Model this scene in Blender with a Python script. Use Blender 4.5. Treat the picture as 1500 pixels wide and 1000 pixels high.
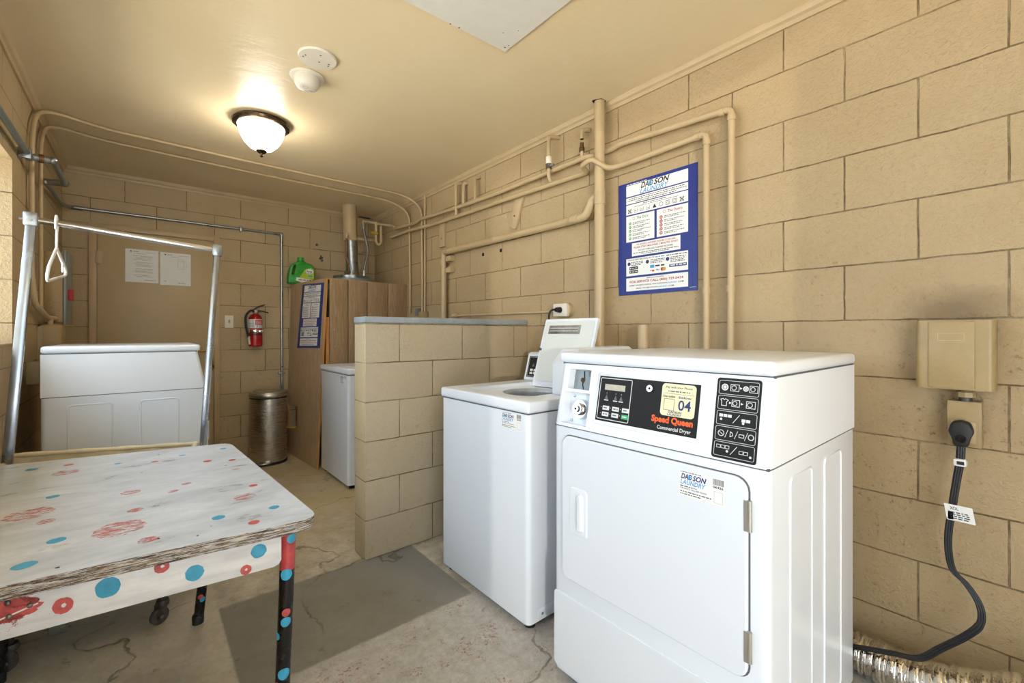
import bpy, bmesh, math, random
from mathutils import Vector, Matrix
random.seed(7)
S = bpy.context.scene
COL = S.collection
PI = math.pi
for o in list(bpy.data.objects): bpy.data.objects.remove(o)

# ------------------------------------------------------------------ camera
cam = bpy.data.cameras.new('camera'); camo = bpy.data.objects.new('camera', cam); COL.objects.link(camo)
CAMZ = 1.174
camo.location = (0, 0, CAMZ); camo.rotation_euler = (PI/2, 0, -0.69836)
cam.sensor_width = 36; cam.lens = 36*646.25/1500; cam.shift_y = -13/1500; cam.clip_start = .02
S.camera = camo

# ------------------------------------------------------------------ light
w = bpy.data.worlds.new('sky'); S.world = w; w.use_nodes = True
nb = w.node_tree.nodes['Background']; nb.inputs[0].default_value = (.72, .86, 1.0, 1); nb.inputs[1].default_value = 4.7
hs = bpy.data.lights.new('high_sun', 'SUN'); hs.energy = 34; hs.angle = math.radians(.6); hs.color = (1, .96, .9)
hso = bpy.data.objects.new('high_sun', hs); COL.objects.link(hso); hso.location = (3, -3, 8)   # lights the yard outside; the roof keeps it off the floor indoors
hso.rotation_euler = Vector((-.33, .28, -.90)).to_track_quat('-Z', 'Y').to_euler()
glare = bpy.data.lights.new('added_low_glare', 'SUN'); glare.energy = .9; glare.angle = math.radians(.6); glare.color = (1, .93, .82)  # added second lamp standing in for low reflected glare on the right wall
glareo = bpy.data.objects.new('added_low_glare', glare); COL.objects.link(glareo)
glareo.rotation_euler = Vector((.607, .795, -.035)).to_track_quat('-Z', 'Y').to_euler()
glareo.location = (-3, -4, 2)
S.view_settings.view_transform = 'Standard'; S.view_settings.look = 'None'
S.view_settings.gamma = 1; S.view_settings.exposure = 0.08; S.view_settings.use_curve_mapping = False

# ------------------------------------------------------------------ materials
def lin(h):
    h = h.lstrip('#'); out = []
    for i in (0, 2, 4):
        c = int(h[i:i+2], 16)/255
        out.append(c/12.92 if c <= .04045 else ((c+.055)/1.055)**2.4)
    return (*out, 1)
class NT:
    def __init__(s, name, col='#808080', rough=.5, metal=0, spec=.5):
        s.m = bpy.data.materials.new(name); s.m.use_nodes = True; s.t = s.m.node_tree
        s.b = s.t.nodes['Principled BSDF']; s.c = lin(col)
        s.b.inputs['Base Color'].default_value = s.c; s.b.inputs['Roughness'].default_value = rough
        s.b.inputs['Metallic'].default_value = metal; s.b.inputs['Specular IOR Level'].default_value = spec
    def n(s, ty, **kw):
        n = s.t.nodes.new(ty)
        for k, v in kw.items():
            if k.startswith('i_'): n.inputs[k[2:].replace('_', ' ')].default_value = v
            else: setattr(n, k, v)
        return n
    def l(s, a, b): s.t.links.new(a, b)
    def obj(s): return s.n('ShaderNodeTexCoord').outputs['Object']
    def scale(s, v, sc):
        m = s.n('ShaderNodeMapping'); m.inputs['Scale'].default_value = sc; s.l(v, m.inputs['Vector']); return m.outputs[0]
    def noise(s, v, sc, det=4, rough=.6, dist=0):
        n = s.n('ShaderNodeTexNoise'); n.inputs['Scale'].default_value = sc; n.inputs['Detail'].default_value = det
        n.inputs['Roughness'].default_value = rough; n.inputs['Distortion'].default_value = dist; s.l(v, n.inputs['Vector']); return n.outputs['Fac']
    def ramp(s, v, a, b, lo=0, hi=1):
        n = s.n('ShaderNodeMapRange'); n.inputs[1].default_value = a; n.inputs[2].default_value = b
        n.inputs[3].default_value = lo; n.inputs[4].default_value = hi; s.l(v, n.inputs[0]); return n.outputs[0]
    def mix(s, f, a, b, mode='MIX'):
        n = s.n('ShaderNodeMix', data_type='RGBA', blend_type=mode)
        for i, x in ((0, f), (6, a), (7, b)):
            if hasattr(x, 'links'): s.l(x, n.inputs[i])
            else: n.inputs[i].default_value = x
        return n.outputs[2]
    def math(s, op, a, b=0):
        n = s.n('ShaderNodeMath', operation=op)
        for i, x in enumerate((a, b)):
            if hasattr(x, 'links'): s.l(x, n.inputs[i])
            else: n.inputs[i].default_value = x
        return n.outputs[0]
    def bump(s, hgt, strength=.3, dist=.01, prev=None):
        n = s.n('ShaderNodeBump'); n.inputs['Strength'].default_value = strength; n.inputs['Distance'].default_value = dist
        s.l(hgt, n.inputs['Height'])
        if prev is not None: s.l(prev, n.inputs['Normal'])
        s.l(n.outputs[0], s.b.inputs['Normal']); return n.outputs[0]
    def color(s, x): s.l(x, s.b.inputs['Base Color'])

def varied(name, col, rough=.5, metal=0, amt=.08, sc=6, bump=0, bsc=60, spec=.5, dark=None):
    """paint / metal / plastic with a little noise in colour, roughness and bump"""
    t = NT(name, col, rough, metal, spec); v = t.obj()
    n = t.noise(v, sc)
    d = dark and lin(dark) or tuple(c*(1-amt*2) for c in t.c[:3])+(1,)
    t.color(t.mix(t.ramp(n, .35, .65), d, t.c))
    if amt > .02: t.l(t.ramp(n, .3, .7, max(rough-.06, .03), min(rough+.06, 1)), t.b.inputs['Roughness'])
    if bump: t.bump(t.noise(v, bsc, 3), bump, .004)
    return t.m

TAN = '#c9b083'
def block_wall(name, uaxis, u0, base='#b9a37e', dirt=.5):
    t = NT(name, base, .55); o = t.obj()
    sep = t.n('ShaderNodeSeparateXYZ'); t.l(o, sep.inputs[0])
    wob = t.noise(t.scale(o, (1, 1, 1)), 9, 2); wob = t.ramp(wob, 0, 1, -.006, .006)
    cb = t.n('ShaderNodeCombineXYZ')
    u = t.math('SUBTRACT', sep.outputs[uaxis], u0)
    t.l(t.math('ADD', u, t.math('MULTIPLY', wob, .5)), cb.inputs[0]); t.l(t.math('ADD', sep.outputs[2], t.math('MULTIPLY', wob, .7)), cb.inputs[1])
    br = t.n('ShaderNodeTexBrick', offset=.5, offset_frequency=2, squash=1)
    t.l(cb.outputs[0], br.inputs['Vector'])
    br.inputs['Scale'].default_value = 1; br.inputs['Brick Width'].default_value = .4064; br.inputs['Row Height'].default_value = .2032
    br.inputs['Mortar Size'].default_value = .0029; br.inputs['Mortar Smooth'].default_value = .25; br.inputs['Bias'].default_value = 0
    c = lin(base); 
    br.inputs['Color1'].default_value = c; br.inputs['Color2'].default_value = tuple(x*.94 for x in c[:3])+(1,)
    jn = t.noise(o, 7, 5, .75); jm = t.mix(t.ramp(jn, .42, .68), (c[0]*.30, c[1]*.24, c[2]*.16, 1), (c[0]*.80, c[1]*.83, c[2]*.8, 1)); t.l(jm, br.inputs['Mortar'])
    big = t.noise(o, 1.6, 5, .65)
    col = t.mix(t.ramp(big, .35, .7), br.outputs['Color'], tuple(x for x in (.9, .87, .8, 1)), 'MULTIPLY')
    # scuffs, drips and soot specks: small dark marks with their own outline
    sp = t.ramp(t.noise(o, 42, 6, .8), .56, .66)
    gate = t.math('MULTIPLY', t.ramp(t.noise(o, 3.3, 3), .42, .6), t.ramp(sep.outputs[2], .9, 1.7, 1, .35))
    col = t.mix(t.math('MULTIPLY', t.math('MULTIPLY', sp, gate), dirt), col, lin('#5d4322'))
    if name.endswith('right'):   # soft-edged darker brown patch on the wall above the metal box
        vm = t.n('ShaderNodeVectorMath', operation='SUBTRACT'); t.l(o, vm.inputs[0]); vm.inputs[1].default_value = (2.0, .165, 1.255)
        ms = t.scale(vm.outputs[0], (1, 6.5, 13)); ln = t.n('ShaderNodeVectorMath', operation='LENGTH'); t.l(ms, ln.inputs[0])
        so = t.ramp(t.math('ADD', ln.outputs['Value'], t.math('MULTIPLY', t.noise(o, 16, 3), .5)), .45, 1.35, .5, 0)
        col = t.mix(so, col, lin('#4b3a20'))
    t.color(col)
    fine = t.noise(o, 120, 3, .6); med = t.ramp(t.noise(o, 60, 4, .6), .45, .75)
    pit = t.ramp(t.noise(o, 95, 2), .30, .38, 0, 1)
    b1 = t.bump(t.ramp(br.outputs['Fac'], 0, 1, 1, 0), 1.0, .005)
    b2 = t.bump(t.math('ADD', t.math('MULTIPLY', fine, .5), t.math('ADD', med, t.math('MULTIPLY', pit, .12))), .5, .0036, b1)
    return t.m
M = {}
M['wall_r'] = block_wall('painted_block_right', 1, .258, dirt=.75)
M['wall_b'] = block_wall('painted_block_back', 0, .3015, '#bfaa84')
M['wall_l'] = block_wall('painted_block_left', 1, .05)
M['part_f'] = block_wall('painted_block_partition', 0, 1.069, '#c2b49b', .35)
M['part_e'] = block_wall('painted_block_partition_end', 1, 2.20, '#cdbb98', .35)

t = NT('glossy_tan_ceiling_paint', '#cbb184', .36); o = t.obj(); n1 = t.noise(t.scale(o, (3, 22, 1)), 2.2, 4); n2 = t.noise(o, 9, 4, .6, .4)
t.color(t.mix(t.ramp(t.noise(o, 1.2, 4), .35, .7), lin('#e2cfa8'), lin('#e8d7b3')))
t.bump(t.math('ADD', n1, n2), .35, .006); M['ceil'] = t.m

t = NT('worn_concrete_floor', '#8f8a7e', .62); o = t.obj(); sep = t.n('ShaderNodeSeparateXYZ'); t.l(o, sep.inputs[0])
wn = t.ramp(t.noise(o, 14, 5, .7), .2, .8, -.012, .012)
X = t.math('ADD', sep.outputs[0], wn); Y = t.math('ADD', sep.outputs[1], wn)
def band(t, v, a, b, s=.006): return t.math('MULTIPLY', t.ramp(v, a-s, a+s), t.ramp(v, b-s, b+s, 1, 0))
n1 = t.noise(o, 6, 10, .82); n2 = t.noise(o, 34, 7, .8); n3 = t.noise(t.scale(o, (1, 1, 1)), 1.7, 4)
base = t.mix(t.ramp(n1, .40, .60), lin('#a69d8a'), lin('#d8d0c0'))
lamp_tint = t.ramp(Y, 2.3, 3.0); base = t.mix(t.math('MULTIPLY', lamp_tint, t.ramp(n3, .3, .6, .35, 1)), base, lin('#c4ae80'))  # warm lamp light on the far floor, put into its colour
lft = t.ramp(X, .24, .26, 1, 0); base = t.mix(t.math('MULTIPLY', lft, .6), base, t.mix(t.ramp(n2, .3, .7), lin('#c3b9a3'), lin('#dfd6c2')))
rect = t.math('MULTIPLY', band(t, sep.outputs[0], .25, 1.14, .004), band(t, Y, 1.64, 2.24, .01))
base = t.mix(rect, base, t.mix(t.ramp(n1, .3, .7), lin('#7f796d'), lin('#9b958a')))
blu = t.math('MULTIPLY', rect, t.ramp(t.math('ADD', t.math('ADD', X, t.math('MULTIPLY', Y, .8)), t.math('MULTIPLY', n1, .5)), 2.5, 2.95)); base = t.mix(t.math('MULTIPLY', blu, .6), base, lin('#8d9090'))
fr = t.ramp(sep.outputs[1], 1.636, 1.644, 1, 0)
base = t.mix(t.math('MULTIPLY', t.math('MULTIPLY', fr, t.ramp(X, .2, .3)), .6), base, t.mix(t.ramp(n2, .3, .7), lin('#9a9791'), lin('#dedbd6')))
redn = t.ramp(t.noise(o, 75, 5, .8), .535, .56, 0, .85); redg = t.ramp(t.noise(o, 7, 5, .75), .52, .60)
red = t.math('MULTIPLY', t.math('MULTIPLY', redn, redg), t.math('MULTIPLY', t.ramp(sep.outputs[1], 1.62, 1.66, 1, 0), t.ramp(X, .3, .34)))
base = t.mix(red, base, lin('#97433f'))
dk = t.ramp(t.noise(o, 11, 6, .7), .62, .68); base = t.mix(t.math('MULTIPLY', dk, .45), base, lin('#5b4b35'))
cr = t.n('ShaderNodeTexVoronoi', feature='DISTANCE_TO_EDGE'); cr.inputs['Scale'].default_value = 1.15
dv = t.n('ShaderNodeVectorMath', operation='ADD'); nn = t.n('ShaderNodeTexNoise'); nn.inputs['Scale'].default_value = 4; nn.inputs['Detail'].default_value = 6
t.l(o, nn.inputs['Vector']); sc2 = t.n('ShaderNodeVectorMath', operation='SCALE'); sc2.inputs[3].default_value = .35; t.l(nn.outputs['Color'], sc2.inputs[0])
t.l(o, dv.inputs[0]); t.l(sc2.outputs[0], dv.inputs[1]); t.l(dv.outputs[0], cr.inputs['Vector'])
crk = t.ramp(cr.outputs['Distance'], .002, .010, 1, 0); crk = t.math('MULTIPLY', crk, t.ramp(n3, .42, .55))
base = t.mix(t.math('MULTIPLY', crk, .65), base, lin('#574c3a'))
spk = t.ramp(t.noise(o, 130, 3, .7), .62, .7); base = t.mix(t.math('MULTIPLY', spk, .35), base, lin('#4d4538'))
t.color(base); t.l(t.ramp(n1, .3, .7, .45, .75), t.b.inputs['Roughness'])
t.bump(t.math('SUBTRACT', t.math('ADD', n1, t.math('MULTIPLY', n2, .6)), t.math('MULTIPLY', crk, 1.2)), .45, .008); M['floor'] = t.m

M['tan'] = varied('tan_pipe_paint', '#c0a982', .42, amt=.05, bump=.25, bsc=45)
M['tan_door'] = varied('tan_door_paint', '#bea981', .42, amt=.03, sc=2.5, bump=.12, bsc=18)
M['tan_frame'] = varied('tan_frame_paint', '#c0a880', .4, amt=.04, bump=.15)
M['tan_box'] = varied('tan_box_paint', '#ab9468', .4, amt=.06, sc=9, bump=.3, bsc=80)
M['white'] = varied('white_enamel', '#e3e9f1', .22, amt=.006, sc=2)
M['white2'] = varied('white_appliance_plastic', '#e6ebf2', .28, amt=.004, sc=1)
M['seam'] = varied('shadow_gap_rubber', '#5c6066', .7, amt=.05)
M['black'] = varied('black_panel_plastic', '#191716', .5, amt=.01, spec=.25)
M['blackrub'] = varied('black_rubber', '#17171a', .5, amt=.1)
M['chrome'] = varied('polished_steel', '#d9dadd', .12, 1, amt=.05, sc=14)
M['galv'] = varied('galvanised_steel', '#a9aeb0', .32, 1, amt=.16, sc=18, bump=.1, bsc=60)
M['bluegal'] = varied('zinc_painted_conduit', '#8d9896', .4, .5, amt=.12, sc=15)
M['brass'] = varied('brass', '#b08b45', .3, 1, amt=.15, sc=20)
M['bronze'] = varied('antique_bronze', '#6f5e48', .28, 1, amt=.2, sc=12)
M['offwhite'] = varied('off_white_plastic', '#e6dfd0', .45, amt=.03)
M['hatch'] = varied('white_hatch_paint', '#dedbd2', .6, amt=.02, sc=20)
M['capblue'] = varied('blue_grey_cap_paint', '#a3abb0', .6, amt=.1, sc=16, bump=.3, bsc=50)
M['paper'] = varied('paper', '#eeeeec', .6, amt=.005)
M['post'] = varied('brushed_steel_post', '#9ea4ac', .25, 1, amt=.05, sc=12)
M['lidgrey'] = varied('pale_lid_lining', '#dde2df', .4, amt=.004)
M['hinge'] = varied('satin_hinge_steel', '#b9b6ae', .45, .6, amt=.08)
M['posterblue'] = varied('poster_blue', '#1a2f80', .4, amt=.03)
M['ink'] = varied('black_ink', '#1b1c22', .5)
M['inkgrey'] = varied('grey_ink', '#6a6a6c', .6)
M['inkblue'] = varied('navy_ink', '#24306f', .5)
M['inklight'] = varied('light_blue_ink', '#3fa0da', .5)
M['inkred'] = varied('red_ink', '#b5282c', .5)
M['inkgreen'] = varied('green_ink', '#3f9b35', .5)
M['inkorange'] = varied('orange_ink', '#f2611c', .5)
M['cream'] = varied('cream_sticker', '#e5dfb6', .4, amt=.02)
M['lcd'] = varied('lcd_glass', '#b3ac93', .2, amt=.06, sc=60)
M['btn'] = varied('button_white', '#e2e3e3', .4)
M['btngreen'] = varied('button_green', '#27b36a', .4)
M['redpaint'] = varied('red_cylinder_enamel', '#b4151c', .2, amt=.08)
M['jug'] = varied('green_jug_plastic', '#2fa53c', .3, amt=.06); M['jugcap'] = varied('light_green_cap', '#43b546', .35)
M['lime'] = varied('lime_label', '#b6d33c', .4); M['yellow'] = varied('yellow_paint', '#cfa52f', .45, amt=.12)
M['copper'] = varied('aged_copper', '#8b6a4a', .4, .8, amt=.2, sc=30)
M['dark'] = varied('dark_interior', '#141312', .8)
M['tub'] = varied('basket_steel', '#b9bdc0', .4, .3, amt=.1, sc=30)
M['canvas'] = varied('cream_canvas', '#e2d5b5', .85, amt=.08, sc=20, bump=.4, bsc=260)
M['wheel'] = varied('dirty_caster_rubber', '#5a544a', .7, amt=.25, sc=40)
M['rustmetal'] = varied('grimy_steel', '#6e6862', .5, .7, amt=.3, sc=30)
M['hanger'] = varied('white_hanger_plastic', '#f2f0ea', .35)
M['legblack'] = varied('chipped_black_gloss', '#141314', .25, amt=.2, sc=60, bump=.3, bsc=70)
M['legred'] = varied('coral_red_paint', '#c94d4f', .35, amt=.15, sc=40, bump=.2, bsc=60)
M['dotblue'] = varied('sky_blue_dot_paint', '#3fa9d0', .35, amt=.12, sc=50)
M['dotred'] = varied('coral_dot_paint', '#cf5a58', .4, amt=.14, sc=60)
M['skin_grey'] = varied('panel_grey_enamel', '#8b9496', .4, .2, amt=.06)
M['ground'] = varied('outdoor_concrete', '#dcd8cf', .8, amt=.12, sc=3)
M['sun_blocker'] = varied('sun_blocker_stucco', '#ddd6c6', .8, amt=.05)

# painted table top: white with grime
t = NT('worn_white_table_paint', '#d6d6d3', .33); o = t.obj(); a = t.noise(t.scale(o, (1, 2.4, 1)), 5, 7, .7, .6); b = t.noise(o, 30, 5, .7)
c = t.mix(t.ramp(a, .38, .66), lin('#b4bac1'), lin('#d6dbe2')); c = t.mix(t.math('MULTIPLY', t.ramp(a, .58, .70), t.ramp(b, .48, .62)), c, lin('#b5ac97'))
t.color(c); t.l(t.ramp(a, .3, .7, .24, .45), t.b.inputs['Roughness']); t.bump(b, .15, .002); M['ttop'] = t.m
t = NT('chipped_white_apron_paint', '#e4e2e0', .4); o = t.obj(); a = t.noise(o, 22, 6, .75)
c = t.mix(t.ramp(t.noise(t.scale(o, (1, 1, 4)), 9, 4), .35, .65), lin('#d5d5d6'), lin('#ecebea')); c = t.mix(t.ramp(a, .70, .715), c, lin('#b08a55')); t.color(c); t.bump(a, .2, .002); M['tapron'] = t.m
t = NT('scuffed_plywood_edge', '#4a3628', .6); o = t.obj(); a = t.noise(t.scale(o, (4, 4, 70)), 6, 5, .7)
c = t.mix(t.ramp(a, .45, .55), lin('#33261e'), lin('#8b7258')); c = t.mix(t.math('MULTIPLY', t.ramp(t.noise(t.scale(o, (5, 5, 90)), 5, 5, .8), .50, .54), .9), c, lin('#d8d4ce')); t.color(c); t.bump(a, .5, .003); M['tedge'] = t.m
t = NT('dotsmear_coral', '#cf6a67', .4); o = t.obj(); a = t.noise(t.scale(o, (1, 3.5, 1)), 34, 5, .85)
tr = t.n('ShaderNodeBsdfTransparent'); mx = t.n('ShaderNodeMixShader'); out = t.t.nodes['Material Output']
t.l(t.ramp(a, .48, .56, 0, .9), mx.inputs[0]); t.l(tr.outputs[0], mx.inputs[1]); t.l(t.b.outputs[0], mx.inputs[2]); t.l(mx.outputs[0], out.inputs[0]); M['smear'] = t.m

# wood siding
def wood(name, c1, c2, vert=True):
    t = NT(name, c1, .6); o = t.obj(); a = t.noise(t.scale(o, (14, 14, 1.2)), 4, 5, .65, 1.2); b = t.noise(t.scale(o, (60, 60, 3)), 5, 3)
    c = t.mix(t.ramp(a, .35, .65), lin(c1), lin(c2)); c = t.mix(t.math('MULTIPLY', t.ramp(b, .56, .7), .35), c, lin('#5b4128')); t.color(c); t.bump(b, .35, .003); return t.m
M['siding'] = wood('brown_wood_siding', '#8c7253', '#a58a68'); M['plydoor'] = wood('tan_plywood', '#ad9170', '#c2a784')
M['rawply'] = wood('raw_plywood_edge', '#b5793a', '#cf9650')
t = NT('brushed_stainless', '#bfbab2', .28, 1); o = t.obj(); a = t.noise(t.scale(o, (2, 2, 160)), 3, 3)
t.l(t.ramp(a, .3, .7, .2, .36), t.b.inputs['Roughness']); t.b.inputs['Anisotropic'].default_value = .6; t.bump(a, .05, .001); M['stainless'] = t.m
t = NT('crinkled_foil', '#e4e0da', .12, 1); o = t.obj(); t.bump(t.noise(o, 55, 2, .5), .5, .006); M['foil'] = t.m
t = NT('braided_steel', '#8c8984', .35, 1); o = t.obj(); wv = t.n('ShaderNodeTexWave'); wv.inputs['Scale'].default_value = 60; t.l(o, wv.inputs['Vector']); t.bump(wv.outputs['Fac'], .6, .002); M['braid'] = t.m
t = NT('frosted_lamp_glass', '#fff6e6', .35); t.b.inputs['Emission Color'].default_value = (1, .93, .84, 1); t.b.inputs['Emission Strength'].default_value = 27; M['glow'] = t.m
t = NT('clear_plastic_sleeve', '#ffffff', .08); t.b.inputs['Transmission Weight'].default_value = 0; t.b.inputs['Alpha'].default_value = .22; o = t.obj(); t.bump(t.noise(o, 16, 2, .5, 1.2), .9, .02); M['sleeve'] = t.m

# ------------------------------------------------------------------ mesh builder
class MB:
    def __init__(s): s.v = []; s.f = []; s.mi = []; s.mats = []
    def m(s, mat):
        mm = M[mat] if isinstance(mat, str) else mat
        if mm not in s.mats: s.mats.append(mm)
        return s.mats.index(mm)
    def add(s, vs, fs, mat):
        k = s.m(mat); b = len(s.v); s.v += [Vector(v) for v in vs]
        for f in fs: s.f.append([b+i for i in f]); s.mi.append(k)
        return s
    def bm(s, bm, mat, mtx=None):
        bm.verts.ensure_lookup_table(); bm.verts.index_update()
        s.add([mtx @ v.co if mtx else v.co.copy() for v in bm.verts], [[v.index for v in f.verts] for f in bm.faces], mat); bm.free(); return s
    def box(s, a, b, mat, r=0, seg=2, mtx=None, axes='xyz'):
        bm = bmesh.new(); bmesh.ops.create_cube(bm, size=1)
        a = Vector(a); b = Vector(b); c = (a+b)/2; d = b-a
        for v in bm.verts: v.co = Vector((c[i]+v.co[i]*d[i] for i in range(3)))
        if r:
            ed = []
            for e in bm.edges:
                dv = e.verts[1].co-e.verts[0].co; ax = max(range(3), key=lambda i: abs(dv[i]))
                if 'xyz'[ax] in axes: ed.append(e)
            bmesh.ops.bevel(bm, geom=ed, offset=min(r, min(abs(x) for x in d)*.49), segments=seg, profile=.5, affect='EDGES')
        return s.bm(bm, mat, mtx)
    def prism(s, poly, ext, mat, r=0, seg=2, face=True):
        """poly: list of 3D points (planar), ext: vector"""
        bm = bmesh.new(); ext = Vector(ext); A = [bm.verts.new(Vector(p)) for p in poly]; B = [bm.verts.new(Vector(p)+ext) for p in poly]
        n = len(poly); bm.faces.new(A); bm.faces.new(B[::-1])
        for i in range(n): bm.faces.new((A[i], B[i], B[(i+1) % n], A[(i+1) % n]))
        bmesh.ops.recalc_face_normals(bm, faces=bm.faces)
        if r: bmesh.ops.bevel(bm, geom=list(bm.edges), offset=r, segments=seg, profile=.5, affect='EDGES')
        return s.bm(bm, mat)
    def tube(s, pts, r, mat, seg=12, cap=True, rf=None):
        pts = [Vector(p) for p in pts]; n = len(pts); T = []
        for i in range(n):
            d = (pts[min(i+1, n-1)]-pts[max(i-1, 0)]); T.append(d.normalized())
        up = Vector((0, 0, 1)) if abs(T[0].z) < .9 else Vector((1, 0, 0))
        N = (up-T[0]*up.dot(T[0])).normalized(); vs = []; fs = []
        for i in range(n):
            N = (N-T[i]*N.dot(T[i])).normalized(); Bn = T[i].cross(N); rr = rf(i/(n-1)) if rf else (r[i] if isinstance(r, (list, tuple)) else r)
            for k in range(seg):
                a = 2*PI*k/seg; vs.append(pts[i]+(N*math.cos(a)+Bn*math.sin(a))*rr)
        for i in range(n-1):
            for k in range(seg):
                k2 = (k+1) % seg; fs.append((i*seg+k, i*seg+k2, (i+1)*seg+k2, (i+1)*seg+k))
        if cap: fs.append(tuple(range(seg))[::-1]); fs.append(tuple((n-1)*seg+k for k in range(seg)))
        return s.add(vs, fs, mat)
    def cyl(s, a, b, r, mat, seg=20, r2=None): return s.tube([a, b], [r, r if r2 is None else r2], mat, seg)
    def lathe(s, prof, c, mat, axis='z', seg=32, sx=1, sy=1):
        c = Vector(c); vs = []; fs = []; n = len(prof)
        for (r, h) in prof:
            for k in range(seg):
                a = 2*PI*k/seg; x, y = r*math.cos(a)*sx, r*math.sin(a)*sy
                vs.append(c+Vector({'z': (x, y, h), 'x': (h, x, y), 'y': (x, h, y)}[axis]))
        for i in range(n-1):
            for k in range(seg):
                k2 = (k+1) % seg; fs.append((i*seg+k, i*seg+k2, (i+1)*seg+k2, (i+1)*seg+k))
        closed = prof[0] == prof[-1]
        if not closed and prof[0][0] > 1e-5: fs.append(tuple(range(seg))[::-1])
        if not closed and prof[-1][0] > 1e-5: fs.append(tuple((n-1)*seg+k for k in range(seg)))
        return s.add(vs, fs, mat)
    def sphere(s, c, r, mat, sc=(1, 1, 1), seg=16):
        bm = bmesh.new(); bmesh.ops.create_uvsphere(bm, u_segments=seg, v_segments=seg//2+2, radius=r)
        for v in bm.verts: v.co = Vector(c)+Vector((v.co.x*sc[0], v.co.y*sc[1], v.co.z*sc[2]))
        return s.bm(bm, mat)
    def build(s, name, parent=None, origin=None, label=None, cat=None, group=None, kind=None, smooth=40, local=False):
        """verts are world coordinates unless local; the object's origin goes to its base"""
        me = bpy.data.meshes.new(name)
        if parent is not None: org = Vector((0, 0, 0)) if local else abs_loc(parent)
        elif origin is not None: org = Vector(origin)
        else:
            xs = [v.x for v in s.v]; ys = [v.y for v in s.v]; zs = [v.z for v in s.v]
            org = Vector(((min(xs)+max(xs))/2, (min(ys)+max(ys))/2, min(zs)))
        me.from_pydata([v-org for v in s.v], [], s.f)
        for mt in s.mats: me.materials.append(mt)
        for p, k in zip(me.polygons, s.mi): p.material_index = k
        bm = bmesh.new(); bm.from_mesh(me); bmesh.ops.remove_doubles(bm, verts=bm.verts, dist=1e-6) if False else None
        bmesh.ops.recalc_face_normals(bm, faces=bm.faces); bm.to_mesh(me); bm.free()
        if smooth:
            me.shade_smooth(); me.set_sharp_from_angle(angle=math.radians(smooth))
        o = bpy.data.objects.new(name, me); COL.objects.link(o)
        if parent is not None: o.parent = parent
        else: o.location = org
        tag(o, label, cat, group, kind); return o
def abs_loc(o):
    v = Vector(o.location)
    while o.parent: o = o.parent; v += o.location
    return v
def tag(o, label=None, cat=None, group=None, kind=None):
    for k, v in (('label', label), ('category', cat), ('group', group), ('kind', kind)):
        if v: o[k] = v
    return o
def thing(name, loc, label, cat, group=None, rz=0):
    o = bpy.data.objects.new(name, None); COL.objects.link(o); o.location = loc; o.rotation_euler = (0, 0, rz); o.empty_display_size = .05
    return tag(o, label, cat, group)
def cut(o, cutter_mb, mat=None):
    """carve a real hollow into o (cutter given in o's mesh coordinates)"""
    me = bpy.data.meshes.new('cutter'); me.from_pydata(cutter_mb.v, [], cutter_mb.f)
    for mt in o.data.materials: me.materials.append(mt)
    if mat:
        if M[mat].name not in [x.name for x in o.data.materials]: o.data.materials.append(M[mat])
        me.materials.clear()
        for mt in o.data.materials: me.materials.append(mt)
        k = [x.name for x in o.data.materials].index(M[mat].name)
        for p in me.polygons: p.material_index = k
    bm = bmesh.new(); bm.from_mesh(me); bmesh.ops.recalc_face_normals(bm, faces=bm.faces); bm.to_mesh(me); bm.free()
    c = bpy.data.objects.new('cutter', me); COL.objects.link(c)
    par = o.parent; o.parent = None; loc = Vector(o.location); rot = Vector(o.rotation_euler); o.location = (0, 0, 0)
    md = o.modifiers.new('cut', 'BOOLEAN'); md.operation = 'DIFFERENCE'; md.object = c; md.solver = 'EXACT'
    bpy.context.view_layer.update(); dg = bpy.context.evaluated_depsgraph_get()
    new = bpy.data.meshes.new_from_object(o.evaluated_get(dg)); o.modifiers.clear(); nm = o.data.name; old = o.data; o.data = new
    bpy.data.meshes.remove(old); new.name = nm; new.set_sharp_from_angle(angle=math.radians(40))
    bpy.data.objects.remove(c); bpy.data.meshes.remove(me); o.location = loc; o.parent = par; return o
def fillet(pts, r, n=6):
    pts = [Vector(p) for p in pts]; out = [pts[0]]
    for i in range(1, len(pts)-1):
        a, p, b = pts[i-1], pts[i], pts[i+1]; d1 = (a-p); d2 = (b-p); rr = min(r, d1.length*.49, d2.length*.49)
        p1 = p+d1.normalized()*rr; p2 = p+d2.normalized()*rr
        for k in range(n+1):
            q = k/n; out.append(p1*(1-q)**2+p*2*q*(1-q)+p2*q*q)
    out.append(pts[-1]); return out
def spline(pts, n=8):
    pts = [Vector(p) for p in pts]; P = [pts[0]*2-pts[1]]+pts+[pts[-1]*2-pts[-2]]; out = []
    for i in range(1, len(P)-2):
        for k in range(n):
            q = k/n; a, b, c, d = P[i-1:i+3]
            out.append(.5*((2*b)+(c-a)*q+(2*a-5*b+4*c-d)*q*q+(3*b-a-3*c+d)*q**3))
    out.append(pts[-1]); return out

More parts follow.
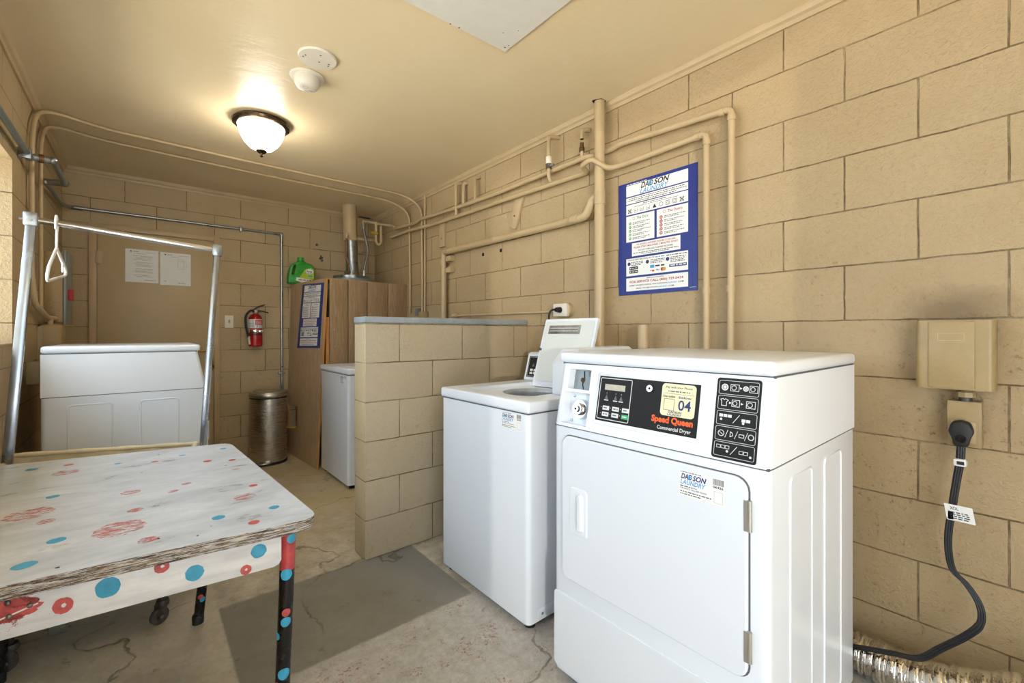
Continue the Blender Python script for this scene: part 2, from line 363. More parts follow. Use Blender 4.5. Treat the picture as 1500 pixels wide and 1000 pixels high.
# ---- flat printing on surfaces: everything is thin geometry on a mapping f(u, v, h) -> point
_tc = {}
def text_mesh(s, bold=0, shear=0):
    key = (s, bold, shear)
    if key not in _tc:
        c = bpy.data.curves.new('t', 'FONT'); c.body = s; c.size = 1; c.offset = bold; c.shear = shear; c.resolution_u = 3
        o = bpy.data.objects.new('t', c); COL.objects.link(o); bpy.context.view_layer.update()
        me = bpy.data.meshes.new_from_object(o.evaluated_get(bpy.context.evaluated_depsgraph_get()))
        V = [(v.co.x, v.co.y) for v in me.vertices]; Fc = [tuple(p.vertices) for p in me.polygons]
        bpy.data.objects.remove(o); bpy.data.curves.remove(c); bpy.data.meshes.remove(me)
        xs = [v[0] for v in V]; ys = [v[1] for v in V]; x0, x1, y0, y1 = min(xs), max(xs), min(ys), max(ys)
        _tc[key] = ([((x-x0)/(x1-x0), (y-y0)/(y1-y0)) for x, y in V], Fc)
    return _tc[key]
def plane_map(o, U, V):
    o = Vector(o); U = Vector(U).normalized(); V = Vector(V).normalized(); N = U.cross(V).normalized()
    return lambda u, v, h: o+U*u+V*v+N*h
class Print:
    def __init__(s, mb, f, h0=.0006): s.mb = mb; s.f = f; s.h = h0
    def poly(s, pts, mat, lay=0): s.mb.add([s.f(u, v, s.h+lay*.0004) for u, v in pts], [tuple(range(len(pts)))], mat); return s
    def rect(s, u0, v0, u1, v1, mat, lay=0, r=0):
        if r: return s.poly(rrect(u0, v0, u1, v1, r), mat, lay)
        return s.poly([(u0, v0), (u1, v0), (u1, v1), (u0, v1)], mat, lay)
    def disc(s, u, v, r, mat, lay=0, ry=None, n=20, jag=0):
        ry = ry or r; return s.poly([(u+r*(1+random.uniform(-jag, jag))*math.cos(2*PI*k/n), v+ry*(1+random.uniform(-jag, jag))*math.sin(2*PI*k/n)) for k in range(n)], mat, lay)
    def line(s, pts, w, mat, lay=0, close=False):
        P = list(pts)+([pts[0]] if close else [])
        for (a, b), (c, d) in zip(P, P[1:]):
            L = math.hypot(c-a, d-b) or 1e-9; nx, ny = -(d-b)/L*w/2, (c-a)/L*w/2; ex, ey = (c-a)/L*w/2, (d-b)/L*w/2
            s.poly([(a-nx-ex, b-ny-ey), (c-nx+ex, d-ny+ey), (c+nx+ex, d+ny+ey), (a+nx-ex, b+ny-ey)], mat, lay)
        return s
    def ring(s, u, v, r, w, mat, lay=0, n=18): return s.line([(u+r*math.cos(2*PI*k/n), v+r*math.sin(2*PI*k/n)) for k in range(n)], w, mat, lay, True)
    def frame(s, u0, v0, u1, v1, w, mat, lay=0, r=0): return s.line(rrect(u0, v0, u1, v1, r) if r else [(u0, v0), (u1, v0), (u1, v1), (u0, v1)], w, mat, lay, True)
    def text(s, body, u0, v0, u1, v1, mat, lay=1, bold=0, shear=0):
        bold += .016
        V, Fc = text_mesh(body, bold, shear)
        s.mb.add([s.f(u0+x*(u1-u0), v0+y*(v1-v0), s.h+lay*.0004) for x, y in V], Fc, mat); return s
    def dashes(s, u0, u1, v, hgt, mat, lay=1, gap=.25):
        """a line of print too small to read: word-long strokes"""
        u = u0
        while u < u1-hgt:
            L = hgt*random.uniform(1.2, 4.5); L = min(L, u1-u); s.rect(u, v, u+L, v+hgt, mat, lay); u += L+hgt*.9
        return s
def rrect(u0, v0, u1, v1, r, n=5):
    out = []
    for (cx, cy, a0) in ((u1-r, v0+r, -PI/2), (u1-r, v1-r, 0), (u0+r, v1-r, PI/2), (u0+r, v0+r, PI)):
        for k in range(n+1): a = a0+PI/2*k/n; out.append((cx+r*math.cos(a), cy+r*math.sin(a)))
    return out

# ------------------------------------------------------------------ setting
XL, XR, YB, YF, ZC = -.464, 2.0, 4.78, -1.6, 2.45
def struct(mb, name, origin=(0, 0, 0), smooth=0): return mb.build(name, origin=origin, kind='structure', smooth=smooth)
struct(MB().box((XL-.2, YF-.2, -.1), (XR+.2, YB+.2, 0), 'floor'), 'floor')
struct(MB().box((XL-.6, YF-1.2, ZC), (XR+.2, YB+.2, ZC+.15), 'ceil'), 'ceiling')
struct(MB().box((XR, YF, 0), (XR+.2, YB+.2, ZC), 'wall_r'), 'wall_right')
struct(MB().box((XL-.2, YB, 0), (XR, YB+.2, ZC), 'wall_b'), 'wall_back')
wl = MB()
WY0, WY1, WZ0, WZ1 = .35, 3.087, 1.113, 1.983
wl.box((XL-.2, -.605, 0), (XL, YB, WZ0), 'wall_l').box((XL-.2, -.605, WZ1), (XL, YB, ZC), 'wall_l')
wl.box((XL-.2, -.605, WZ0), (XL, WY0, WZ1), 'wall_l').box((XL-.2, WY1, WZ0), (XL, YB, WZ1), 'wall_l')
struct(wl, 'wall_left')
struct(MB().box((.30, YF-.2, 0), (XR+.2, YF, ZC), 'wall_b'), 'wall_front')  # unseen stub, its length set to keep the near right wall in shade
struct(MB().box((-9, -10, -.12), (XL-.2, 9, -.02), 'ground').box((XL-.2, -10, -.12), (9, YF-.2, -.02), 'ground'), 'ground')
struct(MB().box((-3.6, -.72, -.05), (XL-.2, -.605, 2.3), 'sun_blocker'), 'wall_sun_blocker')  # unseen fin added to stop the low glare entering the left window
# partition wall with its painted cap
pt = MB(); pt.box((.88, 2.222, 0), (XR, 2.372, 1.225), 'part_f', r=.006)
po = struct(pt, 'wall_partition', smooth=30)
po.data.materials.append(M['part_e'])
for p in po.data.polygons:
    if p.normal.x < -.6: p.material_index = 1
struct(MB().box((.877, 2.218, 1.225), (XR, 2.376, 1.258), 'capblue', r=.005), 'trim_1', smooth=30)
# crown trims
def crown(name, a, b, inn):
    a = Vector(a); b = Vector(b); inn = Vector(inn); Z = Vector((0, 0, 1)); pr = [(0, 0), (.012, 0), (.014, -.012), (.022, -.018), (.024, -.034), (0.0, -.045)][::-1]
    pr = [(0, -.046), (.010, -.046), (.014, -.030), (.024, -.022), (.030, -.006), (.030, 0), (0, 0)]
    mb = MB(); n = len(pr); vs = [a+inn*x+Z*z for x, z in pr]+[b+inn*x+Z*z for x, z in pr]
    fs = [(i, (i+1) % n, n+(i+1) % n, n+i) for i in range(n)]+[tuple(range(n)), tuple(range(n, 2*n))[::-1]]
    mb.add(vs, fs, 'tan'); struct(mb, name)
crown('trim_2', (XR, YF, ZC), (XR, YB, ZC), (-1, 0, 0)); crown('trim_3', (XL, YB, ZC), (XR, YB, ZC), (0, -1, 0)); crown('trim_4', (XL, -.6, ZC), (XL, YB, ZC), (1, 0, 0))
# concrete window sill lip on the left opening
struct(MB().box((XL-.2, WY0, WZ0), (XL+.004, WY1, WZ0+.012), 'tan', r=.004), 'trim_5')
# the back door: frame, leaf, hinges, latch
dr = bpy.data.objects.new('door_1', None); COL.objects.link(dr); dr.location = (.1, YB, 0); dr['kind'] = 'structure'
fm = MB(); 
for a, b in (((-.317, YB-.02, 0), (-.272, YB+.02, 2.04)), ((.499, YB-.02, 0), (.544, YB+.02, 2.04)), ((-.272, YB-.02, 1.995), (.499, YB+.02, 2.04))): fm.box(a, b, 'tan_frame', r=.004)
fm.build('door_frame', dr)
MB().box((-.268, YB-.006, .012), (.495, YB+.03, 1.990), 'tan_door', r=.002).build('door_leaf', dr)
for z in (1.72, 1.0, .25):
    h = MB(); h.cyl((-.270, YB-.022, z), (-.270, YB-.022, z+.10), .008, 'tan_frame', 10); h.box((-.30, YB-.022, z), (-.24, YB-.018, z+.1), 'tan_frame'); h.build('hinge', dr)
lt = MB(); lt.box((.452, YB-.012, .835), (.492, YB-.004, 1.055), 'brass', r=.002); lt.box((.492, YB-.03, .85), (.502, YB-.004, 1.04), 'brass', r=.002)
lt.cyl((.47, YB-.01, 1.01), (.47, YB-.06, 1.01), .011, 'brass'); lt.tube(fillet([(.47, YB-.055, 1.01), (.42, YB-.06, 1.012), (.36, YB-.055, 1.010)], .02), .009, 'brass')
lt.build('door_handle', dr, label='brass lever latch')

# ------------------------------------------------------------------ logo
def logo(p, u0, v0, u1, v1, lay=1, dark='inkblue'):
    vm = v0+(v1-v0)*.48; W = u1-u0
    p.text('DA', u0+.03*W, vm+.01*(v1-v0), u0+.31*W, v1, dark, lay, .012, .3)
    p.text('D', u0+.325*W, vm+.01*(v1-v0), u0+.46*W, v1, dark, lay, .012, .3)
    p.poly([(u0+.31*W, vm+.01*(v1-v0)), (u0+.36*W, vm+.01*(v1-v0)), (u0+.42*W, vm+.30*(v1-v0)), (u0+.36*W, v1-.04*(v1-v0)), (u0+.33*W, v1-.04*(v1-v0))], 'inklight', lay+1)
    p.text('SON', u0+.48*W, vm+.01*(v1-v0), u1, v1, dark, lay, .012, .3)
    p.text('LAUNDRY', u0, v0, u1-.03*W, vm-.04*(v1-v0), 'inklight', lay, 0, .3)
def service_sticker(parent, f, W, H, num='06436'):
    mb = MB(); p = Print(mb, f, .0004); p.rect(0, 0, W, H, 'paper'); p.dashes(.04*W, .5*W, .93*H, .03*H, 'inkblue')
    logo(p, .03*W, .46*H, .62*W, .88*H)
    p.dashes(.03*W, .4*W, .37*H, .035*H, 'ink'); p.text('FOR SERVICE, CALL (800) 729-0434', .03*W, .26*H, .62*W, .33*H, 'inkblue')
    p.dashes(.03*W, .72*W, .16*H, .035*H, 'ink'); p.dashes(.03*W, .5*W, .07*H, .035*H, 'ink')
    u = .76*W
    while u < .97*W:
        w_ = random.choice((.006, .010, .016))*W; p.rect(u, .74*H, u+w_, .97*H, 'ink', 1); u += w_+.011*W
    p.text(num, .76*W, .62*H, .97*W, .71*H, 'ink')
    p.frame(.78*W, .08*H, .96*W, .50*H, .004*W, 'inkgrey', 1)
    mb.build('label_sticker', parent, local=True, smooth=0, label='printed service label')

# ------------------------------------------------------------------ dryers.  local axes: x into the machine from its front, y from the right-hand side, z up
def make_dryer(loc, rz, D, label, front=True):
    T = thing('clothes_dryer', loc, label, 'dryer', None, rz); W = .68; zs, zt, zl = .858, 1.070, 1.107
    cab = MB(); cab.box((0, 0, .035), (D, W, zs), 'white', r=.02, seg=4, axes='z'); cab.box((.03, .02, .006), (D-.02, W-.02, .04), 'dark')
    c = cab.build('cabinet', T, local=True)
    # console: slanted front
    s = .042; pr = [(0, zs+.0035), (s, zt-.002), (D, zt-.002), (D, zs+.0035)]
    bm = bmesh.new(); A = [bm.verts.new((x, .0, z)) for x, z in pr]; B = [bm.verts.new((x, W, z)) for x, z in pr]; bm.faces.new(A); bm.faces.new(B[::-1])
    for i in range(4): bm.faces.new((A[i], B[i], B[(i+1) % 4], A[(i+1) % 4]))
    bmesh.ops.recalc_face_normals(bm, faces=bm.faces); ed = [e for e in bm.edges if {e.verts[0], e.verts[1]} in ({A[0], A[1]}, {B[0], B[1]})]
    bmesh.ops.bevel(bm, geom=ed, offset=.018, segments=4, profile=.5, affect='EDGES')
    con = MB(); con.bm(bm, 'white2'); con.box((.004, .002, zs-.001), (D-.004, W-.002, zs+.005), 'seam'); con.box((s+.004, .002, zt-.004), (D-.004, W-.002, zt+.002), 'seam')
    con = con.build('console', T, local=True)
    MB().box((s-.012, -.004, zt+.001), (D, W+.004, zl), 'white2', r=.012, seg=3).build('lid', T, local=True)
    # embossed side panels
    for yy, sg in ((-.0, -1), (W, 1)):
        mb = MB()
        for x0, x1 in ((.13, .29), (.40, .56)):
            for q in (0, 1):
                pp = rrect(x0-q*.003, .10-q*.003, x1+q*.003, .815+q*.003, .015)
                if q == 0: mb.prism([(x, yy-sg*.002, z) for x, z in pp], (0, sg*.0030, 0), 'white'); mb.tube([(x, yy, z) for x, z in pp+[pp[0]]], .0040, 'white', 6, cap=False)
        mb.build('embossed_panel', T, local=True)
    back = MB(); back.cyl((D-.002, W*.5, .12), (D+.03, W*.5, .12), .05, 'galv'); back.build('exhaust_collar', T, local=True)
    # slanted-face mapping: u from the left edge as seen from the front
    th = Vector((s, 0, zt-zs)).normalized(); f0 = Vector((0, W, zs)); nrm = Vector((0, -1, 0)).cross(th)
    F = lambda u, v, h: f0+Vector((0, -1, 0))*u+th*v+nrm*h      # h>0 is out of the machine
    G = lambda u, v, h: Vector((-h, W-u, v))                     # vertical front
    if not front:
        F2 = F
    # coin recess
    def cutbox(u0, v0, u1, v1, dep, mb=None):
        mb = mb or MB(); P = [F(u, v, h) for h in (.02, -dep) for u, v in ((u0, v0), (u1, v0), (u1, v1), (u0, v1))]
        mb.add(P, [(0, 1, 2, 3), (7, 6, 5, 4), (0, 4, 5, 1), (1, 5, 6, 2), (2, 6, 7, 3), (3, 7, 4, 0)], 'white2'); return mb
    # left edge of dryer is u=0 ; far side y=W
    cut(con, cutbox(.030, .014, .140, .120, .035)); cut(con, cutbox(.040, .130, .134, .197, .030))
    cs = MB(); p = Print(cs, F, -.0286); p.rect(.042, .131, .133, .196, 'skin_grey')
    cs.box((0, 0, 0), (.001, .001, .001), 'skin_grey', mtx=Matrix.Translation(F(.08, .16, -.029)))
    p = Print(cs, F, -.0278); p.line([(.082, .192), (.085, .172), (.080, .150), (.086, .134)], .004, 'dark', 1); p.ring(.11, .186, .008, .0012, 'inkgrey', 1)
    cs.lathe([(.0, .004), (.006, .004), (.009, .0)], F(.080, .163, -.026), 'chrome', 'x', 14)
    cs.build('coin_slot', T, local=True)
    lk = MB(); c0 = F(.088, .066, -.034); lk.tube([c0, F(.088, .066, -.018)], [.034, .030], 'chrome', 24); lk.tube([F(.088, .066, -.02), F(.088, .066, -.004)], [.021, .019], 'chrome', 24); lk.tube([F(.088, .066, -.006), F(.088, .066, .002)], .011, 'chrome', 20); lk.tube([F(.088, .066, .001), F(.088, .066, .0035)], .004, 'dark', 10)
    for v in (.025, .107): lk.sphere(F(.048, v, -.033), .005, 'chrome', seg=10)
    lk.build('coin_box_lock', T, local=True, label='round chrome key lock')
    # black control panel (u .177-.505, v .044-.182)
    cp = MB(); 
    P = [F(u, v, .003) for u, v in rrect(.166, .033, .516, .191, .010)]; Q = [F(u, v, -.001) for u, v in rrect(.162, .029, .520, .195, .012)]; n = len(P)
    cp.add(P+Q, [tuple(range(n))]+[(i, (i+1) % n, n+(i+1) % n, n+i) for i in range(n)], 'white2')
    p = Print(cp, F, .0034); p.rect(.175, .043, .506, .182, 'black', r=.002)
    p.frame(.181, .050, .296, .176, .0022, 'btn', 1, r=.004); p.rect(.199, .140, .274, .158, 'lcd', 1)
    for i, ch in enumerate((.201, .235, .255)):
        p.disc(ch+.008, .130, .0012, 'btn', 1, n=8); p.poly([(ch+.008, .126), (ch+.002, .112), (ch+.014, .112)], 'inkgrey', 1); p.rect(ch, .107, ch+.016, .110, 'btn', 1)
    for j in (0, 1):
        for i in (0, 1, 2):
            u = .199+i*.036; v = .078-j*.019; gr = (j == 1 and i == 2)
            p.rect(u, v, u+.025, v+.013, 'btngreen' if gr else 'btn', 1, r=.001); p.dashes(u+.004, u+.021, v+.005, .0035, 'btn' if gr else 'inkgrey', 2); p.disc(u-.006, v+.008, .0012, 'btn', 1, n=8)
    cp.build('control_panel', T, local=True, label='black control panel with display and buttons')
    kl = MB(); kl.tube([F(.360, .158, .003), F(.360, .158, .012)], .0095, 'chrome', 20); kl.tube([F(.360, .158, .012), F(.360, .158, .0125)], .004, 'dark', 10); kl.build('key_switch', T, local=True)
    st = MB(); p = Print(st, F, .0042); p.rect(.396, .090, .495, .178, 'cream', r=.010)
    p.text('Pay with your Phone', .408, .164, .484, .1715, 'inkgrey'); p.dashes(.415, .478, .156, .003, 'inkgrey'); p.line([(.402, .151), (.490, .151)], .0008, 'inkgrey', 1)
    p.text('Enter number', .402, .140, .438, .1465, 'ink'); p.text('below', .448, .140, .484, .1465, 'inkblue')
    p.frame(.406, .106, .436, .136, .0012, 'inkgrey', 1)
    p.text('04', .448, .108, .484, .136, 'inkblue'); p.text('DADSON', .420, .0985, .460, .1045, 'inkblue', 1, .01, .2); p.text('LAUNDRY', .418, .0915, .460, .0972, 'inkblue', 1, 0, .2)
    st.build('number_sticker', T, local=True, label='cream sticker reading 04')
    br = MB(); p = Print(br, F, .0046); p.text('Speed Queen', .372, .064, .494, .0875, 'inkorange', 0, .03); p.text('Commercial Dryer', .392, .048, .490, .0615, 'btn', 0); br.build('brand_lettering', T, local=True)
    # instruction legend
    lg = MB(); p = Print(lg, F, .0010); p.rect(.546, .008, .652, .206, 'black', r=.007)
    for k in range(5):
        v0 = .0145+k*.0378; p.frame(.552, v0, .646, v0+.0335, .0010, 'btn', 1, r=.004)
        vc = v0+.017
        if k == 4:
            p.disc(.566, vc, .0085, 'btn', 1); p.ring(.566, vc, .005, .0012, 'black', 2); p.frame(.580, vc-.008, .600, vc+.008, .0014, 'btn', 1); p.ring(.588, vc, .0055, .0014, 'btn', 1); p.poly([(.602, vc-.003), (.602, vc+.003), (.608, vc)], 'btn', 1)
            p.disc(.616, vc, .0065, 'btn', 1); p.ring(.616, vc, .003, .001, 'black', 2); p.frame(.625, vc-.008, .643, vc+.008, .0014, 'btn', 1); p.ring(.632, vc, .005, .0014, 'btn', 1)
        elif k == 3:
            p.line([(.558, vc+.007), (.564, vc+.009), (.567, vc+.006), (.570, vc+.009), (.577, vc+.006), (.573, vc+.002), (.573, vc-.008), (.561, vc-.008), (.561, vc+.002)], .0014, 'btn', 1, True)
            p.poly([(.579, vc-.003), (.579, vc+.003), (.585, vc)], 'btn', 1); p.frame(.586, vc-.008, .604, vc+.008, .0014, 'btn', 1); p.ring(.593, vc, .005, .0014, 'btn', 1); p.poly([(.607, vc-.003), (.607, vc+.003), (.613, vc)], 'btn', 1)
            p.frame(.620, vc-.008, .640, vc+.008, .0014, 'btn', 1); p.ring(.628, vc, .0055, .0014, 'btn', 1)
        elif k in (2, 0):
            for i in range(3):
                (p.rect if k == 2 else (lambda a, b, c, d, m_, l_: p.frame(a, b, c, d, .0012, m_, l_)))(.558+i*.0105, vc+.002, .567+i*.0105, vc+.009, 'btn', 1)
            p.line([(.592, vc-.010), (.606, vc+.010)], .0013, 'btn', 1)
            for i in range(2): (p.rect if k == 2 else (lambda a, b, c, d, m_, l_: p.frame(a, b, c, d, .0012, m_, l_)))(.612+i*.0105, vc-.005, .621+i*.0105, vc+.002, 'btn', 1)
            p.disc(.584 if k == 0 else .563, vc-.004, .003, 'btn', 1, n=10); p.disc(.638 if k == 0 else .616, vc-.008, .003, 'btn', 1, n=10)
        else:
            p.ring(.566, vc, .007, .0016, 'btn', 1); p.line([(.562, vc+.003), (.570, vc-.003)], .0014, 'btn', 1); p.line([(.576, vc-.009), (.582, vc+.009)], .0012, 'btn', 1)
            p.line([(.588, vc-.006), (.588, vc+.006), (.593, vc+.003), (.594, vc-.003)], .0014, 'btn', 1, True); p.line([(.599, vc-.009), (.605, vc+.009)], .0012, 'btn', 1)
            p.frame(.609, vc-.004, .620, vc+.003, .0014, 'btn', 1); p.line([(.622, vc-.009), (.628, vc+.009)], .0012, 'btn', 1); p.ring(.636, vc, .006, .0022, 'btn', 1)
    lg.build('instruction_legend', T, local=True, label='black pictogram instruction label')
    # front door
    def slab(u0, v0, u1, v1, r, h0, h1, mat, mb, ch=.003):
        L = [rrect(u0, v0, u1, v1, r), rrect(u0, v0, u1, v1, r), rrect(u0+ch, v0+ch, u1-ch, v1-ch, max(r-ch, .001))]; n = len(L[0]); vs = []
        for pp, h in zip(L, (h0, h1-ch, h1)): vs += [G(u, v, h) for u, v in pp]
        mb.add(vs, [tuple(range(2*n, 3*n))]+[(a*n+i, a*n+(i+1) % n, (a+1)*n+(i+1) % n, (a+1)*n+i) for a in (0, 1) for i in range(n)], mat)
    d = MB(); slab(.043, .358, .640, .836, .034, -.001, .0015, 'seam', d, .001); slab(.046, .361, .636, .833, .032, 0, .011, 'white', d, .004)
    door = d.build('door', T, local=True)
    hd = MB(); slab(.083, .520, .158, .672, .012, .010, .0135, 'white2', hd, .003); ho = hd.build('door_handle', door, local=True)
    g = MB(); slab(.118, .537, .146, .655, .012, .012, .024, 'white2', g, .008); slab(.090, .530, .151, .662, .008, .0132, .0140, 'white', g, .0005); g.build('grip', T and door, local=True) if False else None
    hd2 = MB(); slab(.116, .535, .144, .657, .012, .0135, .023, 'white2', hd2, .008); hd2.build('handle_grip', door, local=True)
    for v in (.712, .408):
        h = MB(); h.tube([G(.641, v, .008), G(.641, v+.072, .008)], .0055, 'hinge', 10); h.add([G(.630, v, .0125), G(.641, v, .0125), G(.641, v+.072, .0125), G(.630, v+.072, .0125)], [(0, 1, 2, 3)], 'hinge'); h.build('hinge', door, local=True)
    tp = MB(); slab(.003, .045, .677, .300, .016, 0, .004, 'white', tp, .002); tp.build('toe_panel', T, local=True)
    service_sticker(door, lambda u, v, h: G(.468+u, .752+v, .0112+h), .118, .066)
    return T
DRY = make_dryer((1.087, .39, 0), 0, .72, 'large white coin-operated dryer in front with sticker 04 and black control panel')
make_dryer((.285, 3.05+.68-.68, 0), PI, .655, 'white dryer seen from its side before the tan back door')
# second dryer stands against the left wall, front turned to the right: its near side is local y = W
bpy.data.objects['clothes_dryer.001'].location = (.285, 3.05+.68, 0)

# ------------------------------------------------------------------ washers
def make_washer(loc, label, opened, num):
    T = thing('washing_machine', loc, label, 'washing machine'); W, D, zs, zd = .645, .70, .852, .903
    cab = MB(); cab.box((0, 0, .03), (D, W, zs), 'white', r=.022, seg=4, axes='z'); cab = cab.build('cabinet', T, local=True)
    sg = MB(); sg.lathe([(.185, zs+.0), (.185, zs+.0046)], (.295, .318, 0), 'seam', seg=40) if False else None
    for a, b in (((.004, .004), (D-.004, .02)), ((.004, W-.02), (D-.004, W-.004)), ((.004, .02), (.02, W-.02))): sg.box((*a, zs-.001), (*b, zs+.005), 'seam')
    sg.build('deck_gasket', T, local=True)
    sk = MB(); sk.box((.05, -.0025, .033), (D-.03, .002, .078), 'white', r=.002); sk.sphere((.075, -.003, .055), .006, 'galv', (1, .4, 1), 10); sk.build('side_flange', T, local=True)
    for x in (.045, D-.045):
        for y in (.04, W-.04):
            f = MB(); f.lathe([(.022, 0), (.022, .012), (.008, .016), (.008, .034)], (x, y, 0), 'blackrub', seg=14); f.build('levelling_foot', T, local=True)
    dk = MB().box((-.004, -.004, zs+.0045), (D, W+.004, zd), 'white2', r=.010, seg=3).build('top_deck', T, local=True)
    y0, y1 = .112, .525   # lid well
    c = MB(); bm = bmesh.new(); 
    pts = rrect(.075, y0, .50, y1, .03); A = [bm.verts.new((x, y, zd-.018)) for x, y in pts]; B = [bm.verts.new((x, y, zd+.02)) for x, y in pts]; n = len(pts)
    bm.faces.new(A[::-1]); bm.faces.new(B)
    for i in range(n): bm.faces.new((A[i], A[(i+1) % n], B[(i+1) % n], B[i]))
    c.bm(bm, 'white2'); cut(dk, c)
    # tub mouth (through the deck) and basket
    cx, cy = .318, .318
    c = MB(); c.lathe([(.148, zs-.2), (.148, zd+.05)], (cx, cy, 0), 'white2', seg=40); cut(dk, c); 
    c = MB(); c.lathe([(.165, zs-.50), (.165, zd+.05)], (cx, cy, 0), 'dark', seg=40); cut(cab, c, 'dark')
    tb = MB(); tb.lathe([(.149, .884), (.156, .850), (.160, .846), (.160, .40), (.02, .39), (.02, .395), (.152, .405), (.152, .84), (.140, .862), (.142, .872), (.147, .882), (.149, .884)], (cx, cy, 0), 'tub', seg=40)
    tb.lathe([(.05, .40), (.06, .50), (.045, .70), (.05, .78), (.0, .79)], (cx, cy, 0), 'white2', seg=20); tb.build('wash_basket', T, local=True)
    # lid
    ld = MB(); L, t_ = .372, .016
    ang = math.radians(107) if opened else 0
    hx, hz = .462, zd-.012
    R_ = Matrix.Translation((hx, 0, hz)) @ Matrix.Rotation(ang, 4, 'Y')
    ld.box((-L, .117, 0), (0, .482, t_), 'white2', r=.036, seg=5, mtx=R_, axes='z')
    ld.box((-L+.014, .131, -.004), (-.03, .468, .002), 'lidgrey', r=.02, seg=3, mtx=R_, axes='z')
    o = ld.build('lid', T, local=True)
    if opened:
        f = lambda u, v, h: R_ @ Vector((-L+.045+v*-1+.0, .405-u, -.0045-h))
        f = lambda u, v, h: R_ @ Vector((-(L-.085)-v, .438-u, -.0045-h))
        mb = MB(); p = Print(mb, f, .0004); p.rect(0, 0, .225, .048, 'galv')
        for k in range(5): p.dashes(.010, .21, .008+k*.0075, .0028, 'paper' if k % 2 else 'inkgrey', 2)
        mb.build('instruction_plate', o, local=True, label='silver instruction plate')
        for y in (.13, .469):
            b = MB(); b.tube([R_ @ Vector((-.20, y, -.002)), R_ @ Vector((-.20, y, -.012))], .007, 'seam', 12); b.build('bumper', o, local=True)
    # control console along the back
    cs = MB(); cs.prism([(.545, .10, zd), (.585, .10, zd+.150), (.600, .10, zd+.158), (.690, .10, zd+.158), (.690, .10, zd)], (0, .545, 0), 'white2', r=.006); cs.build('control_console', T, local=True)
    f = plane_map((.545, .642, zd), (0, -1, 0), (.040, 0, .150)); f2 = lambda u, v, h: f(u, v, h)
    cp = MB(); p = Print(cp, f2, .0012); p.rect(.016, .018, .34, .140, 'black', r=.004); p.frame(.022, .024, .334, .134, .0016, 'btn', 1, r=.003)
    for i in range(4):
        for j in range(2): p.rect(.040+i*.03, .036+j*.018, .062+i*.03, .048+j*.018, 'btn', 1)
    p.poly([(.05, .08), (.062, .10), (.07, .08)], 'inkgrey', 1); p.rect(.17, .09, .25, .115, 'lcd', 1)
    cp.build('control_panel', T, local=True, label='black washer control panel')
    cb = MB(); cb.prism([(.235, 0, zd), (.237, 0, zd+.140), (.298, 0, zd+.200), (.66, 0, zd+.206), (.69, 0, zd+.19), (.69, 0, zd)], (0, .104, 0), 'white2', r=.005); cb.build('coin_box', T, local=True, label='white coin vault')
    cf = MB(); cf.box((.226, .012, zd+.010), (.2365, .092, zd+.125), 'white2', r=.002); cf.build('coin_box_door', T, local=True)
    service_sticker(T, lambda u, v, h: Vector((-.0004-h, .166-u, .782+v)), .130, .066, num)
    return T
make_washer((1.15, 1.272, 0), 'white top-load washer with open lid between the block partition and large dryer', True, '06435')
make_washer((1.175, 3.30, 0), 'white washer behind the block partition beside the wooden closet', False, '06434')

# ------------------------------------------------------------------ painted table
TT = thing('painted_table', (-.05, 1.75, 0), 'white painted table with worn red and blue dots at front left', 'table')
corn = [(.292, 2.235), (.352, 1.190), (-.430, 1.268), (-.430, 2.390)]
def rounded_poly(c, r, n=5):
    out = []; m = len(c)
    for i in range(m):
        a, p, b = Vector(c[i-1]), Vector(c[i]), Vector(c[(i+1) % m]); p1 = p+(a-p).normalized()*r; p2 = p+(b-p).normalized()*r
        for k in range(n+1): q = k/n; out.append(tuple(p1*(1-q)**2+p*2*q*(1-q)+p2*q*q))
    return out
rp = rounded_poly(corn, .05); ctr = Vector((-.05, 1.75))
def inset(pp, d): return [tuple(Vector(p)+(ctr-Vector(p)).normalized()*d) for p in pp]
tb = MB(); tb.prism([(x, y, .684) for x, y in rp], (0, 0, .0150), 'tedge'); tb.prism([(x, y, .6690) for x, y in inset(rp, .006)], (0, 0, .0155), 'tedge')
tb.prism([(x, y, .6985) for x, y in inset(rp, .0015)], (0, 0, .0015), 'ttop')
p = Print(tb, lambda u, v, h: Vector((u, v, .7000+h)), .0003)
TOP = [('b',-0.292,2.240,0.017),('b',-0.066,2.140,0.011),('b',0.120,2.125,0.011),('b',-0.196,1.828,0.015),('B',-0.014,1.549,0.017),('B',-0.183,1.600,0.018),('b',-0.149,1.439,0.017),('b',-0.183,1.326,0.019),('b',0.151,1.350,0.015),('b',0.275,1.332,0.013),('b',0.255,2.140,0.012),('r',0.037,2.085,0.011),('r',0.186,1.968,0.014),('r',0.258,1.928,0.012),('s',0.251,1.791,0.012),('r',0.265,1.564,0.012),('r',0.215,1.259,0.013),('s',0.010,1.308,0.019),('r',-0.200,2.233,0.014),('s',-0.198,2.116,0.033),('s',-0.225,1.696,0.047),('s',-0.042,1.427,0.050),('s',0.227,1.472,0.028),('s',-0.026,1.731,0.022),('s',0.072,1.662,0.014),('s',0.108,1.716,0.014)]
for k, x, y, r in TOP: p.disc(x, y, r, {'b': 'dotblue', 'B': 'smear', 'r': 'dotred', 's': 'smear'}[k], 0, n=18, jag=.06 if k in 'br' else .12)
for x, y, r in ((.03, 1.30, .003), (.10, 1.26, .003), (.05, 2.19, .004), (-.2, 2.17, .003), (.23, 1.86, .003), (.0, 1.95, .003), (.13, 1.30, .002), (-.13, 1.27, .004)): p.disc(x, y, r, 'dark', 1, n=7, jag=.3)
tb.build('tabletop', TT, smooth=0)
A_, B_ = Vector((.27, 1.225, 0)), Vector((-.40, 1.295, 0)); U_ = (A_-B_).normalized()
